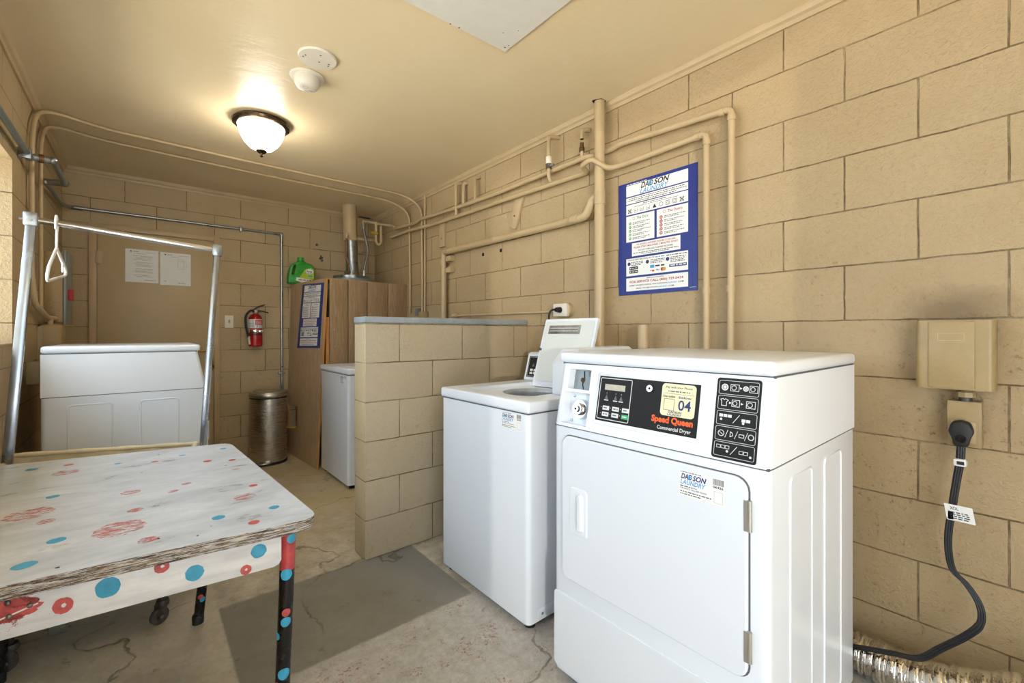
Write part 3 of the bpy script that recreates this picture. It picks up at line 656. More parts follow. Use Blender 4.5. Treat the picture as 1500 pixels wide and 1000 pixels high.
apl = (A_-B_).length; pp = [(0, .583), (apl-.018, .588), (apl-.006, .592), (apl, .602), (apl, .669), (0, .669)]
Nf = U_.cross(Vector((0, 0, 1))).normalized()
ap = MB(); ap.prism([B_+U_*u+Vector((0, 0, z)) for u, z in pp], -Nf*.018, 'tapron', r=.0015)
f = lambda u, v, h: B_+U_*u+Vector((0, 0, v))+Nf*(h+.0006); p = Print(ap, f, .0003)
for k, s_, z, r in [('b',0.326,0.638,0.021),('r',0.394,0.623,0.016),('r',0.237,0.655,0.014),('b',0.178,0.623,0.018),('b',0.050,0.638,0.017),('r',0.077,0.600,0.012)]:
    p.disc(apl-s_, z, r, 'dotblue' if k == 'b' else 'dotred', 0, n=22, jag=.05)
    if k == 'r': p.disc(apl-s_+r*.1, z+r*.05, r*.24, 'tapron', 1, n=10, jag=.25)
p.disc(apl-.468, .640, .044, 'dotred', 0, ry=.022, n=40, jag=.14); p.disc(apl-.490, .617, .040, 'smear', 0, ry=.020, n=40, jag=.2); p.disc(apl-.445, .652, .026, 'smear', 0, ry=.014, n=30, jag=.2); p.line([(apl-.50, .620), (apl-.43, .640)], .003, 'tapron', 1)
for u, z in ((.505, .650), (.47, .655), (.468, .628), (.50, .612), (.44, .640)): ap.sphere(f(apl-u, z, 0), .005, 'galv', seg=10)
ap.build('apron', TT, label='white apron with blue and red dots', smooth=30)
sd = MB(); sd.prism([(.275, 1.26, .60), (.272, 2.18, .60), (.272, 2.18, .669), (.275, 1.26, .669)], (-.016, 0, 0), 'tapron'); sd.prism([(-.38, 1.30, .60), (-.38, 2.30, .60), (-.38, 2.30, .669), (-.38, 1.30, .669)], (.016, 0, 0), 'tapron')
sd.prism([(.26, 2.18, .60), (-.37, 2.30, .60), (-.37, 2.30, .669), (.26, 2.18, .669)], (0, -.016, 0), 'tapron'); sd.build('side_rail', TT)
def tleg(top, bot, dots, red=.57, label=None):
    top = Vector(top); bot = Vector(bot); mid = bot.lerp(top, (red-bot.z)/(top.z-bot.z)); mb = MB(); r = .0175
    mb.tube([top, mid], r, 'legred', 20); mb.tube([mid, bot], r, 'legblack', 20); mb.lathe([(.020, 0), (.021, .03), (.018, .036)], (bot.x, bot.y, 0), 'blackrub', seg=16)
    for z, a, rr, k in dots:
        c = bot.lerp(top, (z-bot.z)/(top.z-bot.z)); pts = []
        for i in range(16):
            q = 2*PI*i/16; da = rr*math.cos(q)/r; pts.append(c+Vector((math.cos(a+da)*(r+.0006), math.sin(a+da)*(r+.0006), rr*math.sin(q))))
        pts = []
        for j in range(1, 5):
            for i in range(16):
                q = 2*PI*i/16; da = rr*j/4*math.cos(q)/r; zz2 = rr*j/4*math.sin(q); cc_ = bot.lerp(top, (z+zz2-bot.z)/(top.z-bot.z)); pts.append(cc_+Vector((math.cos(a+da)*(r+.0008), math.sin(a+da)*(r+.0008), 0)))
        mb.add([c+Vector((math.cos(a)*(r+.0008), math.sin(a)*(r+.0008), 0))]+pts, [(0, 1+i, 1+(i+1) % 16) for i in range(16)]+[(1+j*16+i, 1+j*16+(i+1) % 16, 1+(j+1)*16+(i+1) % 16, 1+(j+1)*16+i) for j in range(3) for i in range(16)], k)
    mb.build('leg', TT, label=label)
fa = math.atan2(-1.235, -.288)
tleg((.290, 1.240, .668), (.262, 1.226, .0), [(.650, fa+.5, .012, 'dotblue'), (.562, fa-.1, .014, 'dotblue'), (.445, fa+.1, .012, 'dotblue'), (.468, fa+.1, .010, 'dotred'), (.41, fa-1.2, .010, 'dotblue'), (.318, fa+.1, .014, 'dotblue'), (.29, fa-.8, .009, 'dotred')])
tleg((.235, 2.15, .668), (.175, 2.185, .0), [(.10, fa+.5, .010, 'dotblue'), (.112, fa, .010, 'dotred'), (.02, fa, .014, 'dotred')], red=.58)
tleg((-.36, 1.34, .668), (-.37, 1.33, .0), [(.4, fa, .012, 'dotblue')]); tleg((-.36, 2.25, .668), (-.37, 2.24, .0), [(.4, fa, .012, 'dotblue')])

# ------------------------------------------------------------------ laundry cart with hanging rail
CT = thing('laundry_cart', (-.1, 2.47, 0), 'chrome wheeled laundry cart with cream canvas and hanging rail behind the table', 'cart')
def sq_post(a, b, w_, d_, mat, name):
    a = Vector(a); b = Vector(b); T_ = (b-a).normalized(); x = Vector((1, 0, 0)); x = (x-T_*x.dot(T_)).normalized(); y = T_.cross(x); mb = MB()
    base = [a+x*sx*w_/2+y*sy*d_/2 for sx, sy in ((-1, -1), (1, -1), (1, 1), (-1, 1))]; mb.prism(base, b-a, mat, r=.002); return mb
lp0, lp1 = Vector((-.425, 2.5, .14)), Vector((-.324, 2.5, 1.635)); rp0, rp1 = Vector((.186, 2.5, .14)), Vector((.276, 2.5, 1.585))
mb = sq_post(lp0, lp1, .029, .022, 'post', ''); mb.build('upright_post', CT); mb = sq_post(rp0, rp1, .026, .022, 'post', ''); mb.build('upright_post', CT)
a, b = Vector((-.327, 2.5, 1.612)), Vector((.274, 2.5, 1.562))
MB().tube([a-(b-a)*.03, b+(b-a)*.02], .0125, 'chrome', 16).build('hanging_rail', CT, label='horizontal chrome rail')
for c in (a, b):
    k = MB(); k.box(c+Vector((-.020, -.016, -.026)), c+Vector((.020, .016, .026)), 'galv', r=.004); k.cyl(c+Vector((0, -.024, -.004)), c+Vector((0, .024, -.004)), .006, 'galv', 8); k.cyl(c+Vector((-.032, 0, 0)), c+Vector((.0, 0, 0)), .006, 'galv', 8); k.build('rail_clamp', CT)
rimc = [(-.400, 2.400, .672), (.160, 2.405, .640), (.204, 2.62, .641), (-.397, 2.62, .689)]; botc = [(-.36, 2.38, .24), (.12, 2.38, .24), (.14, 2.60, .24), (-.37, 2.60, .24)]
bk = MB(); vs = []; N_ = 14
def ringpts(c, n=N_):
    out = []
    for i in range(4):
        for k in range(n): q = k/n; out.append(Vector(c[i]).lerp(Vector(c[(i+1) % 4]), q))
    return out
r1, r0 = ringpts(rimc), ringpts(botc); n = len(r1); cc = Vector((-.1, 2.5, .45))
lay = [([p_+Vector((0, 0, 0)) for p_ in r1]), [p_+Vector((0, 0, -.03))+Vector((random.uniform(-.002, .002), random.uniform(-.003, .003), 0)) for p_ in r1], [a_.lerp(b_, .5)+Vector((random.uniform(-.006, .006), random.uniform(-.006, .006), 0)) for a_, b_ in zip(r1, r0)], r0]
inn = [[p_+(Vector((cc.x, cc.y, p_.z))-p_).normalized()*.006 for p_ in L_] for L_ in lay[::-1]]
allr = lay[::-1]+[[p_+Vector((0, 0, .004)) for p_ in lay[0]]]+inn[::-1]
for L_ in allr: vs += L_
fs = [(a_*n+i, a_*n+(i+1) % n, (a_+1)*n+(i+1) % n, (a_+1)*n+i) for a_ in range(len(allr)-1) for i in range(n)]
fs.append(tuple(range(n))); bk.add(vs, fs, 'canvas'); cvs = bk.build('canvas_basket', CT, label='cream canvas bag')
bd = MB(); pts = r1+[r1[0]]; bd.tube([p_+Vector((0, 0, -.004)) for p_ in pts], [.010+.0018*math.sin(i*1.9) for i in range(len(pts))], 'canvas', 10); bd.build('rim_binding', cvs)
fr_ = MB()
cs_ = [(-.40, 2.32, .13), (.08, 2.30, .13), (.17, 2.58, .13), (-.41, 2.60, .13)]
for i in range(4): fr_.cyl(cs_[i], cs_[(i+1) % 4], .012, 'galv', 10)
fr_.box((-.40, 2.32, .125), (.10, 2.58, .135), 'galv'); fr_.box((-.262, 2.335, .055), (-.215, 2.36, .125), 'galv', r=.002)
for i in range(4): fr_.cyl(cs_[i], rimc[i], .006, 'galv', 8)
fr_.build('base_frame', CT)
for (x, y), a_ in zip(((.065, 2.285), (-.350, 2.30), (.15, 2.57), (-.395, 2.585)), (.5, .2, 1.0, 2.2)):
    c = MB(); d = Vector((-math.cos(a_), -math.sin(a_), 0)); c0 = Vector((x, y, 0))+d*.012; ax = Vector((-d.y, d.x, 0))
    c.cyl((x, y, .062), (x, y, .13), .010, 'rustmetal', 10); c.lathe([(.022, .070), (.024, .080), (.020, .092), (.0, .094)], (x, y, 0), 'rustmetal', seg=16)
    for sg in (-1, 1):
        o_ = ax*sg*.013; c.prism([Vector((x, y, .075))+o_-d*.012, Vector((x, y, .075))+o_+d*.022, c0+o_+d*.010+Vector((0, 0, .026)), c0+o_-d*.008+Vector((0, 0, .030))], ax*sg*.003, 'rustmetal')
    co = c.build('caster', CT)
    wv = MB(); cw = c0+Vector((0, 0, .0325)); wv.tube([cw-ax*.010, cw-ax*.008, cw+ax*.008, cw+ax*.010], [.029, .0325, .0325, .029], 'wheel', 24); wv.tube([cw-ax*.012, cw+ax*.012], .017, 'rustmetal', 16); wv.tube([cw-ax*.018, cw+ax*.018], .006, 'galv', 8); wv.build('wheel', co)
# hanger
hg = MB(); hx = -.258
hk = [(hx, 2.478, 1.580), (hx, 2.474, 1.610), (hx, 2.488, 1.6325), (hx, 2.505, 1.634), (hx, 2.520, 1.620), (hx, 2.522, 1.595), (hx, 2.505, 1.565), (hx, 2.500, 1.500)]
hg.tube(spline(hk, 5), .0042, 'hanger', 10)
tri = [(hx, 2.500, 1.508), (hx-.002, 2.325, 1.415), (hx-.002, 2.285, 1.375), (hx-.002, 2.300, 1.360), (hx, 2.500, 1.390), (hx+.004, 2.700, 1.418), (hx+.004, 2.735, 1.432), (hx+.004, 2.715, 1.452), (hx, 2.500, 1.508)]
hg.tube(fillet(tri, .03, 4), .0052, 'hanger', 10); hg.box((hx-.003, 2.66, 1.43), (hx+.003, 2.675, 1.475), 'hanger', r=.002)
hg.build('clothes_hanger', label='white plastic hanger hanging from the chrome cart rail', cat='hanger')

# ------------------------------------------------------------------ water heater closet
WC = thing('wooden_closet', (1.55, 4.4, 0), 'tan plywood water heater closet against the back wall', 'closet')
def SP(s_, t_, h=0):   # leaning side panel; s along depth 0..1, t height 0..1
    a_ = Vector((1.153, 3.985, 0)).lerp(Vector((1.092, 4.765, 0)), s_); b_ = Vector((1.232, 3.985, 1.652)).lerp(Vector((1.135, 4.765, 1.652)), s_)
    return a_.lerp(b_, t_)+Vector((-1, -.1, 0)).normalized()*h
sp = MB(); n = 8
vs = [SP(0, 0, h) for h in ()]
G1 = [SP(i/n, j/n, 0) for j in range(n+1) for i in range(n+1)]; G2 = [SP(i/n, j/n, -.016) for j in range(n+1) for i in range(n+1)]; k0 = (n+1)**2
fs = [(j*(n+1)+i, j*(n+1)+i+1, (j+1)*(n+1)+i+1, (j+1)*(n+1)+i) for j in range(n) for i in range(n)]
sp.add(G1, fs, 'plydoor'); sp.add(G2, fs, 'plydoor')
for e in ('b', 't', 'l', 'r'):
    idx = {'b': [i for i in range(n+1)], 't': [n*(n+1)+i for i in range(n+1)], 'l': [j*(n+1) for j in range(n+1)], 'r': [j*(n+1)+n for j in range(n+1)]}[e]
    sp.add([G1[i] for i in idx]+[G2[i] for i in idx], [(q, q+1, len(idx)+q+1, len(idx)+q) for q in range(len(idx)-1)], 'rawply')
# one continuous solid before carving the vent hole
bmx = bmesh.new(); bv = [bmx.verts.new(v) for v in sp.v]
for f_, k_ in zip(sp.f, sp.mi):
    ff = bmx.faces.new([bv[i] for i in f_]); ff.material_index = k_
bmesh.ops.remove_doubles(bmx, verts=bmx.verts, dist=1e-5); bmesh.ops.recalc_face_normals(bmx, faces=bmx.faces)
spo = sp.build('side_panel', WC); bmo = bmx; 
for v in bmo.verts: v.co -= Vector(WC.location)
bmo.to_mesh(spo.data); bmo.free()
c = MB(); c.prism([Vector((.9, 4.50, .262))-WC.location, Vector((.9, 4.755, .236))-WC.location, Vector((.9, 4.755, .470))-WC.location, Vector((.9, 4.50, .476))-WC.location], (.5, 0, 0), 'rawply'); cut(spo, c, 'rawply')
fp = MB(); x0, x1, y, z1 = 1.262, 1.995, 3.985, 1.645
g = [x0]+[1.422, 1.598, 1.798]+[x1]
for i in range(4): fp.box((g[i]+(.005 if i else 0), y, .0), (g[i+1]-(.005 if i < 3 else 0), y+.016, z1), 'siding', r=.003)
fp.box((x0, y+.014, 0), (x1, y+.018, z1-.002), 'siding')
for x, z in ((1.32, 1.35), (1.31, 1.05), (1.64, 1.0), (1.30, 1.20)): fp.sphere((x, y, z), .007, 'galv', (1, .4, 1), 8)
fp.build('front_panel', WC, label='grooved brown siding panel')
st = MB(); st.box((1.236, 4.005, .0), (1.262, 4.045, 1.31), 'rawply', r=.002); st.box((1.96, 4.005, 0), (1.995, 4.045, 1.62), 'rawply', r=.002); st.box((1.18, 4.72, 0), (1.22, 4.775, 1.60), 'rawply'); st.build('corner_stud', WC, label='raw orange timber stud')
tp = MB(); tp.prism([(1.236, 3.99, 1.640), (1.995, 3.99, 1.632), (1.995, 4.30, 1.632), (1.19, 4.30, 1.640)], (0, 0, .012), 'rawply'); tp.prism([(1.17, 4.60, 1.640), (1.45, 4.60, 1.640), (1.45, 4.775, 1.640), (1.140, 4.775, 1.640)], (0, 0, .0125), 'rawply')
tp.build('top_board', WC)
wh = thing('water_heater', (1.62, 4.45, 0), 'water heater inside the wooden closet with a metal flue to the ceiling', 'water heater')
mb = MB(); mb.lathe([(.24, .1), (.25, .12), (.25, 1.66), (.24, 1.70), (.0, 1.715)], (1.62, 4.45, 0), 'skin_grey', seg=36)
for a_ in range(3): mb.cyl((1.62+.18*math.cos(a_*2.1), 4.45+.18*math.sin(a_*2.1), 0), (1.62+.18*math.cos(a_*2.1), 4.45+.18*math.sin(a_*2.1), .12), .02, 'rustmetal', 10)
mb.build('tank', wh)
mb = MB(); mb.lathe([(.17, 1.700), (.175, 1.735), (.12, 1.745), (.075, 1.748), (.070, 1.79)], (1.625, 4.45, 0), 'galv', seg=36); mb.build('draft_hood', wh)
mb = MB(); mb.tube([(1.632, 4.45, 1.74), (1.617, 4.45, 2.11)], .060, 'galv', 28); mb.tube([(1.614, 4.45, 2.095), (1.600, 4.45, ZC)], .067, 'tan', 28); mb.build('flue_pipe', wh, label='metal flue, painted tan above')
mb = MB(); mb.tube(fillet([(1.565, 4.36, 1.745), (1.565, 4.36, 1.86), (1.535, 4.36, 1.90), (1.540, 4.36, 2.14)], .03), .009, 'copper', 12); mb.lathe([(.012, 0), (.014, .03), (.012, .05)], (1.540, 4.36, 2.10), 'tan', seg=12); mb.build('hot_water_pipe', wh)
mb = MB(); mb.tube(spline([(1.715, 4.36, 1.73), (1.722, 4.36, 1.85), (1.755, 4.36, 2.0), (1.735, 4.36, 2.10), (1.712, 4.37, 2.25)], 6), .012, 'braid', 12); mb.lathe([(.016, 0), (.017, .04), (.014, .05)], (1.712, 4.37, 2.22), 'galv', seg=8); mb.lathe([(.016, 0), (.017, .04), (.013, .06)], (1.715, 4.36, 1.74), 'galv', seg=8); mb.build('braided_supply_hose', wh)
# heater supply manifold with ball valve, joined to the wall pipes
mf = thing('heater_shutoff_valves', (1.85, 4.3, 2.1), 'tan shutoff valves with black and yellow levers by the closet flue', 'valve')
mb = MB(); mb.tube(fillet([(1.712, 4.37, 2.268), (1.712, 4.37, 2.300), (1.90, 4.35, 2.290), (1.955, 4.25, 2.27), (1.957, 4.18, 2.24)], .02), .012, 'tan', 12)
mb.tube(fillet([(1.84, 4.36, 2.295), (1.84, 4.36, 2.10), (1.87, 4.36, 2.075), (1.895, 4.36, 2.10), (1.895, 4.36, 2.27)], .03), .013, 'tan', 12); mb.sphere((1.84, 4.36, 2.29), .022, 'tan', seg=12); mb.sphere((1.84, 4.36, 2.19), .019, 'copper', seg=12)
mb.tube([(1.66, 4.40, 2.12), (1.86, 4.40, 2.12)], .011, 'tan', 10); mb.build('valve_body', mf)
MB().box((1.655, 4.345, 2.322), (1.770, 4.362, 2.337), 'blackrub', r=.004).box((1.77, 4.34, 2.315), (1.80, 4.365, 2.335), 'galv', r=.003).build('black_lever', mf, label='black valve lever')
MB().box((1.775, 4.33, 2.175), (1.85, 4.345, 2.20), 'yellow', r=.004).build('yellow_lever', mf, label='yellow valve lever')
ys = MB(); ys.tube(fillet([(1.02, 4.62, .365), (1.055, 4.62, .365), (1.065, 4.62, .27), (1.10, 4.60, .262), (1.30, 4.56, .262)], .02), .010, 'yellow', 12); ys.build('gas_line', label='short yellow gas pipe passing through the closet hole', cat='pipe')

# detergent jug
J = thing('detergent_jug', (1.205, 4.69, 1.6525), 'green laundry detergent jug on top of the wooden closet', 'jug'); jx, jy, jz = 1.205, 4.69, 1.6525
prof = [(-.118, 0), (.118, 0), (.124, .02), (.122, .15), (.105, .190), (.060, .208), (.028, .215), (.028, .222), (-.030, .222), (-.032, .212), (-.055, .205), (-.090, .180), (-.110, .13), (-.122, .03)]
mb = MB(); mb.prism([(jx+x, jy-.045, jz+z) for x, z in prof], (0, .090, 0), 'jug', r=.012, seg=3); jo = mb.build('bottle', J)
c = MB(); c.prism([Vector((jx+x, jy-.1, jz+z))-Vector(J.location) for x, z in fillet_2d] if False else [Vector((x, -.1, z)) for x, z in ((-.094, .085), (-.070, .085), (-.056, .150), (-.050, .178), (-.062, .186), (-.082, .160))], (0, .2, 0), 'jug', r=.004); cut(jo, c)
mb = MB(); mb.lathe([(.027, .222), (.030, .224), (.032, .258), (.029, .264), (.0, .264)], (jx, jy, jz), 'jugcap', seg=20); mb.build('cap', J)
lb = MB(); p = Print(lb, plane_map((jx, jy-.0455, jz), (1, 0, 0), (0, 0, 1)), .0004)
p.poly([(-.035, .040), (.112, .055), (.112, .150), (.085, .165), (.03, .145)], 'lime'); p.poly([(-.055, .03), (-.05, .062), (.10, .045), (.112, .030), (.112, .012), (.0, .014)], 'paper', 1); p.disc(.070, .125, .036, 'paper', 1, ry=.026); p.text('Purex', .045, .115, .097, .138, 'inkblue', 2, .01); p.dashes(-.03, .09, .035, .008, 'inkgrey', 2); p.dashes(.055, .09, .103, .005, 'inkblue', 2); p.rect(.06, .075, .10, .085, 'inklight', 2)
lb.build('label_sticker', J)

# ------------------------------------------------------------------ posters
def poster(f, W, H, name, label, mount):
    mb = MB(); P = [f(u, v, h) for h in (0, .003) for u, v in ((0, 0), (W, 0), (W, H), (0, H))]
    mb.add(P, [(3, 2, 1, 0), (4, 5, 6, 7), (0, 1, 5, 4), (1, 2, 6, 5), (2, 3, 7, 6), (3, 0, 4, 7)], 'posterblue'); T = mb.build(name, label=label, cat='poster', smooth=0)
    pm = MB(); p = Print(pm, f, .0036); X = lambda u: u*W; Yv = lambda v: (1-v)*H
    def R(u0, v0, u1, v1): p.rect(X(u0), Yv(v1), X(u1), Yv(v0), 'paper')
    def Tx(s_, u0, v0, u1, v1, m_, b=0, sh=0): p.text(s_, X(u0), Yv(v1), X(u1), Yv(v0), m_, 1, b, sh)
    def D(u0, u1, v, m_='ink', h=.006): p.dashes(X(u0), X(u1), Yv(v), h*H, m_)
    R(.11, .028, .895, .126); R(.11, .136, .895, .192); R(.11, .200, .895, .288); R(.11, .300, .49, .530); R(.52, .300, .895, .530); R(.19, .545, .807, .660); R(.11, .678, .895, .832); R(.11, .850, .895, .966)
    p.dashes(X(.12), X(.40), Yv(.024), .007*H, 'btn', 1)
    logo(p, X(.30), Yv(.124), X(.68), Yv(.030), 1, 'ink')
    D(.15, .86, .152); D(.13, .88, .168); D(.24, .76, .184)
    D(.34, .64, .215); D(.22, .78, .228, h=.004)
    for i in range(9):
        u = .16+i*.083; uu, vv = X(u), Yv(.258)
        if i in (0, 8): p.line([(uu-.010, vv-.010), (uu+.010, vv+.010)], .0035, 'ink', 1); p.line([(uu-.010, vv+.010), (uu+.010, vv-.010)], .0035, 'ink', 1); p.frame(uu-.009, vv-.009, uu+.009, vv+.009, .0015, 'ink', 1)
        elif i == 4: p.poly([(uu-.011, vv-.010), (uu+.011, vv-.010), (uu, vv+.011)], 'ink', 1)
        elif i == 5: p.ring(uu, vv, .010, .002, 'ink', 1)
        elif i > 5: p.frame(uu-.010, vv-.010, uu+.010, vv+.010, .002, 'ink', 1); p.ring(uu, vv, .006, .0015, 'ink', 1)
        else: p.line([(uu-.010, vv+.009), (uu-.008, vv-.010), (uu+.008, vv-.010), (uu+.010, vv+.009)], .0016, 'ink', 1); p.disc(uu, vv-.002, .003, 'ink', 1, n=8)
    Tx("The Do's", .25, .315, .41, .338, 'inkgreen'); Tx("The Dont's", .655, .315, .83, .338, 'inkred'); p.ring(X(.215), Yv(.327), .007, .0016, 'inkgreen', 1); p.ring(X(.615), Yv(.327), .007, .0016, 'inkred', 1)
    for i in range(5):
        v = .368+i*.033
        p.disc(X(.165), Yv(v), .0075, 'inkgreen', 1); p.disc(X(.165), Yv(v), .003, 'paper', 2); p.disc(X(.575), Yv(v), .0085, 'inkred', 1); p.disc(X(.575), Yv(v), .0035, 'paper', 2)
        for u0, u1 in ((.20, .45), (.615, .865)): D(u0, u1-random.uniform(0, .04), v-.001, h=.005); D(u0, u1-random.uniform(.03, .12), v+.011, h=.005)
    Tx('TO AVOID LAUNDRY ROOM CLOSURES,', .25, .556, .755, .572, 'inkred'); Tx('PLEASE START MACHINES 2 MINUTES APART.', .215, .578, .785, .594, 'inkred'); Tx('DO NOT OVERLOAD WASHERS OR DRYERS', .28, .607, .72, .620, 'ink'); D(.21, .79, .638, h=.006); D(.32, .68, .650, h=.005)
    Tx('YOUR LAUNDRY MACHINES USE THE', .13, .686, .49, .698, 'ink'); D(.50, .62, .698, 'inklight', .008); D(.64, .88, .698, h=.007)
    for i, (u, n_) in enumerate(((.15, '1'), (.40, '2'), (.655, '3'))): p.disc(X(u), Yv(.725), .0095, 'inkblue', 1); Tx(n_, u-.006, .718, u+.006, .732, 'paper')
    for u0, u1 in ((.18, .34), (.44, .62), (.69, .87)): D(u0, u1, .717, h=.006); D(u0, u1, .730, h=.006); D(u0, u1-.03, .743, h=.006)
    D(.69, .86, .755, h=.006)
    for v in (.752, .784): p.rect(X(.155), Yv(v+.026), X(.275), Yv(v), 'ink', 1, r=.003); p.disc(X(.172), Yv(v+.013), .004, 'btn', 2, n=8); p.dashes(X(.19), X(.265), Yv(v+.017), .004, 'btn', 2)
    p.rect(X(.435), Yv(.782), X(.49), Yv(.757), 'inklight', 1, r=.002); D(.50, .62, .775, h=.012); Tx('VISA', .51, .797, .555, .810, 'inkblue', .01, .2); p.disc(X(.59), Yv(.802), .009, 'inkred', 1); p.disc(X(.613), Yv(.802), .009, 'yellow', 2); D(.435, .48, .806, h=.005); p.disc(X(.475), Yv(.808), .008, 'inkorange', 1, ry=.005)
    p.rect(X(.675), Yv(.795), X(.88), Yv(.772), 'inkblue', 1); p.dashes(X(.69), X(.87), Yv(.787), .006, 'btn', 2)
    Tx('SERVICE & CONTROL', .39, .857, .61, .867, 'ink'); Tx('FOR SERVICE CALL (800) 729-0434', .16, .877, .84, .902, 'inkred', .008); Tx('SUBMIT REQUESTS ONLINE  WWW.DADSON', .155, .913, .645, .926, 'ink'); Tx('LAUNDRY', .65, .913, .77, .926, 'inklight'); Tx('.COM', .775, .913, .845, .926, 'ink'); Tx('EMAIL: HELP@DADSON', .25, .940, .53, .953, 'ink'); Tx('LAUNDRY', .535, .940, .655, .953, 'inklight'); Tx('.COM', .66, .940, .73, .953, 'ink')
    p.dashes(X(.915), X(.985), Yv(.975), .003*H, 'btn', 1)
    pm.build('printed_panels', T, smooth=0, label='white text panels')
    return T
poster(plane_map((1.9985, 1.470, 1.374), (0, -1, 0), (0, 0, 1)), .446, .600, 'laundry_poster', 'blue laundry rules poster on the right block wall above the machines', 'wall')
c00, c10, c11, c01 = Vector((4.550, 0, 1.028)), Vector((4.045, 0, 1.040)), Vector((4.020, 0, 1.612)), Vector((4.47, 0, 1.628))
def pf(u, v, h):
    W, H = .446, .600; a_, b_ = u/W, v/H; q = c00.lerp(c10, a_).lerp(c01.lerp(c11, a_), b_); return SP((q.y if q.y else q.x) if False else (q.x-3.985)/.78, q.z/1.652, h+.001)
poster(pf, .446, .600, 'laundry_poster', 'blue laundry rules poster on the wooden closet side', 'closet')

# papers on the back door
for i, (x0, x1, z0, z1, lb_) in enumerate(((-.102, .108, 1.590, 1.860, 'left sheet of paper in a plastic sleeve on the back door'), (.120, .330, 1.580, 1.856, 'right sheet of paper in a crinkled plastic sleeve on the back door'))):
    f = plane_map((x0, YB-.0065, z0), (1, 0, 0), (0, 0, 1)); mb = MB(); W, H = x1-x0, z1-z0
    mb.add([f(u, v, h) for h in (0, .0015) for u, v in ((0, 0), (W, 0), (W, H), (0, H))], [(3, 2, 1, 0), (4, 5, 6, 7), (0, 1, 5, 4), (1, 2, 6, 5), (2, 3, 7, 6), (3, 0, 4, 7)], 'paper')
    p = Print(mb, f, .0019); p.disc(.035, H-.018, .006, 'ink'); p.dashes(.05, .085, H-.020, .004, 'ink', 0); p.dashes(.13, W-.02, H-.022, .003, 'inkgrey', 0)
    p.dashes(.07, .13, H-.035, .003, 'inkgrey', 0)
    if i == 0:
        for k in range(17):
            if k % 5 != 4: p.dashes(.05+.015*(k % 3 > 0), W-.03-random.uniform(0, .03), H-.055-k*.0105, .0028, 'inkgrey', 0)
        p.dashes(.12, W-.01, .018, .004, 'inkred', 0)
    else:
        p.frame(.12, H-.135, .16, H-.05, .0012, 'inkgrey', 0); p.line([(.125, H-.065), (.175, H-.07)], .0014, 'inkgrey', 0); p.line([(.18, H-.12), (.18, H-.085)], .0014, 'inkgrey', 0); p.dashes(.12, .17, .018, .004, 'ink', 0); p.dashes(.02, .04, .03, .004, 'ink', 0)
    T = mb.build('door_notice', label=lb_, cat='paper notice', smooth=0)
    sl = MB(); n = 8; gv = []
    for j in range(n+1):
        for q in range(n+1): gv.append(f(-.004+(W+.008)*q/n, -.006+(H+.01)*j/n, .005+random.uniform(-.002, .003)))
    sl.add(gv, [(j*(n+1)+q, j*(n+1)+q+1, (j+1)*(n+1)+q+1, (j+1)*(n+1)+q) for j in range(n) for q in range(n)], 'sleeve'); sl.build('plastic_sleeve', T, smooth=0)

# ------------------------------------------------------------------ back wall items
sw = MB(); sw.box((.581, YB-.007, 1.218), (.650, YB, 1.332), 'offwhite', r=.003); so = sw.build('light_switch', label='white light switch plate on the back wall beside the fire extinguisher', cat='light switch')
MB().box((.610, YB-.016, 1.262), (.621, YB-.006, 1.290), 'yellow', r=.002).build('toggle', so)
FX, FY = .815, 4.700
FE = thing('fire_extinguisher', (FX, FY, 1.05), 'red fire extinguisher hung on the back wall', 'fire extinguisher')
mb = MB(); mb.lathe([(.0, 1.046), (.050, 1.046), (.056, 1.052), (.057, 1.29), (.052, 1.318), (.036, 1.340), (.020, 1.348), (.020, 1.36)], (FX, FY, 0), 'redpaint', seg=32); mb.build('cylinder', FE)
def cmap(r): return lambda u, v, h: Vector((FX+math.sin(u/r)*(r+h), FY-math.cos(u/r)*(r+h), v))
lb = MB(); p = Print(lb, cmap(.057), .0006)
def crect(p, u0, v0, u1, v1, m_, lay=0):
    k = 10
    for i in range(k): p.rect(u0+(u1-u0)*i/k, v0, u0+(u1-u0)*(i+1)/k, v1, m_, lay)
crect(p, -.085, 1.215, .085, 1.298, 'paper'); crect(p, -.012, 1.245, .070, 1.292, 'dotred', 1); crect(p, .0, 1.222, .07, 1.242, 'inklight', 2)
for k in range(6): p.dashes(-.07, -.02, 1.225+k*.011, .004, 'inkgrey', 1)
for u in (.008, .026, .044): crect(p, u, 1.224, u+.012, 1.240, 'paper', 3)
for k in range(3): p.dashes(-.005, .05, 1.255+k*.01, .004, 'paper', 2)
lb.build('label', FE, smooth=0)
mb = MB(); mb.lathe([(.0585, 1.172), (.0595, 1.174), (.0595, 1.200), (.0585, 1.202)], (FX, FY, 0), 'chrome', seg=28); mb.lathe([(.0582, 1.150), (.0592, 1.151), (.0592, 1.160), (.0582, 1.161)], (FX, FY, 0), 'blackrub', seg=28); mb.box((FX+.02, FY-.066, 1.176), (FX+.055, FY-.045, 1.198), 'chrome', r=.003); mb.box((FX-.02, FY+.055, 1.10), (FX+.02, YB, 1.36), 'galv', r=.003); mb.build('bracket', FE)
mb = MB(); mb.lathe([(.022, 1.352), (.024, 1.356), (.024, 1.378), (.016, 1.388), (.0, 1.39)], (FX, FY, 0), 'galv', seg=20); mb.cyl((FX-.02, FY-.01, 1.372), (FX+.005, FY-.03, 1.372), .010, 'offwhite', 12); mb.build('valve_head', FE)
mb = MB(); mb.prism([(FX-.018, FY-.008, 1.378), (FX+.022, FY-.008, 1.405), (FX+.078, FY-.008, 1.432), (FX+.076, FY-.008, 1.442), (FX+.02, FY-.008, 1.422), (FX-.022, FY-.008, 1.392)], (0, .016, 0), 'blackrub', r=.002); mb.build('squeeze_lever', FE)
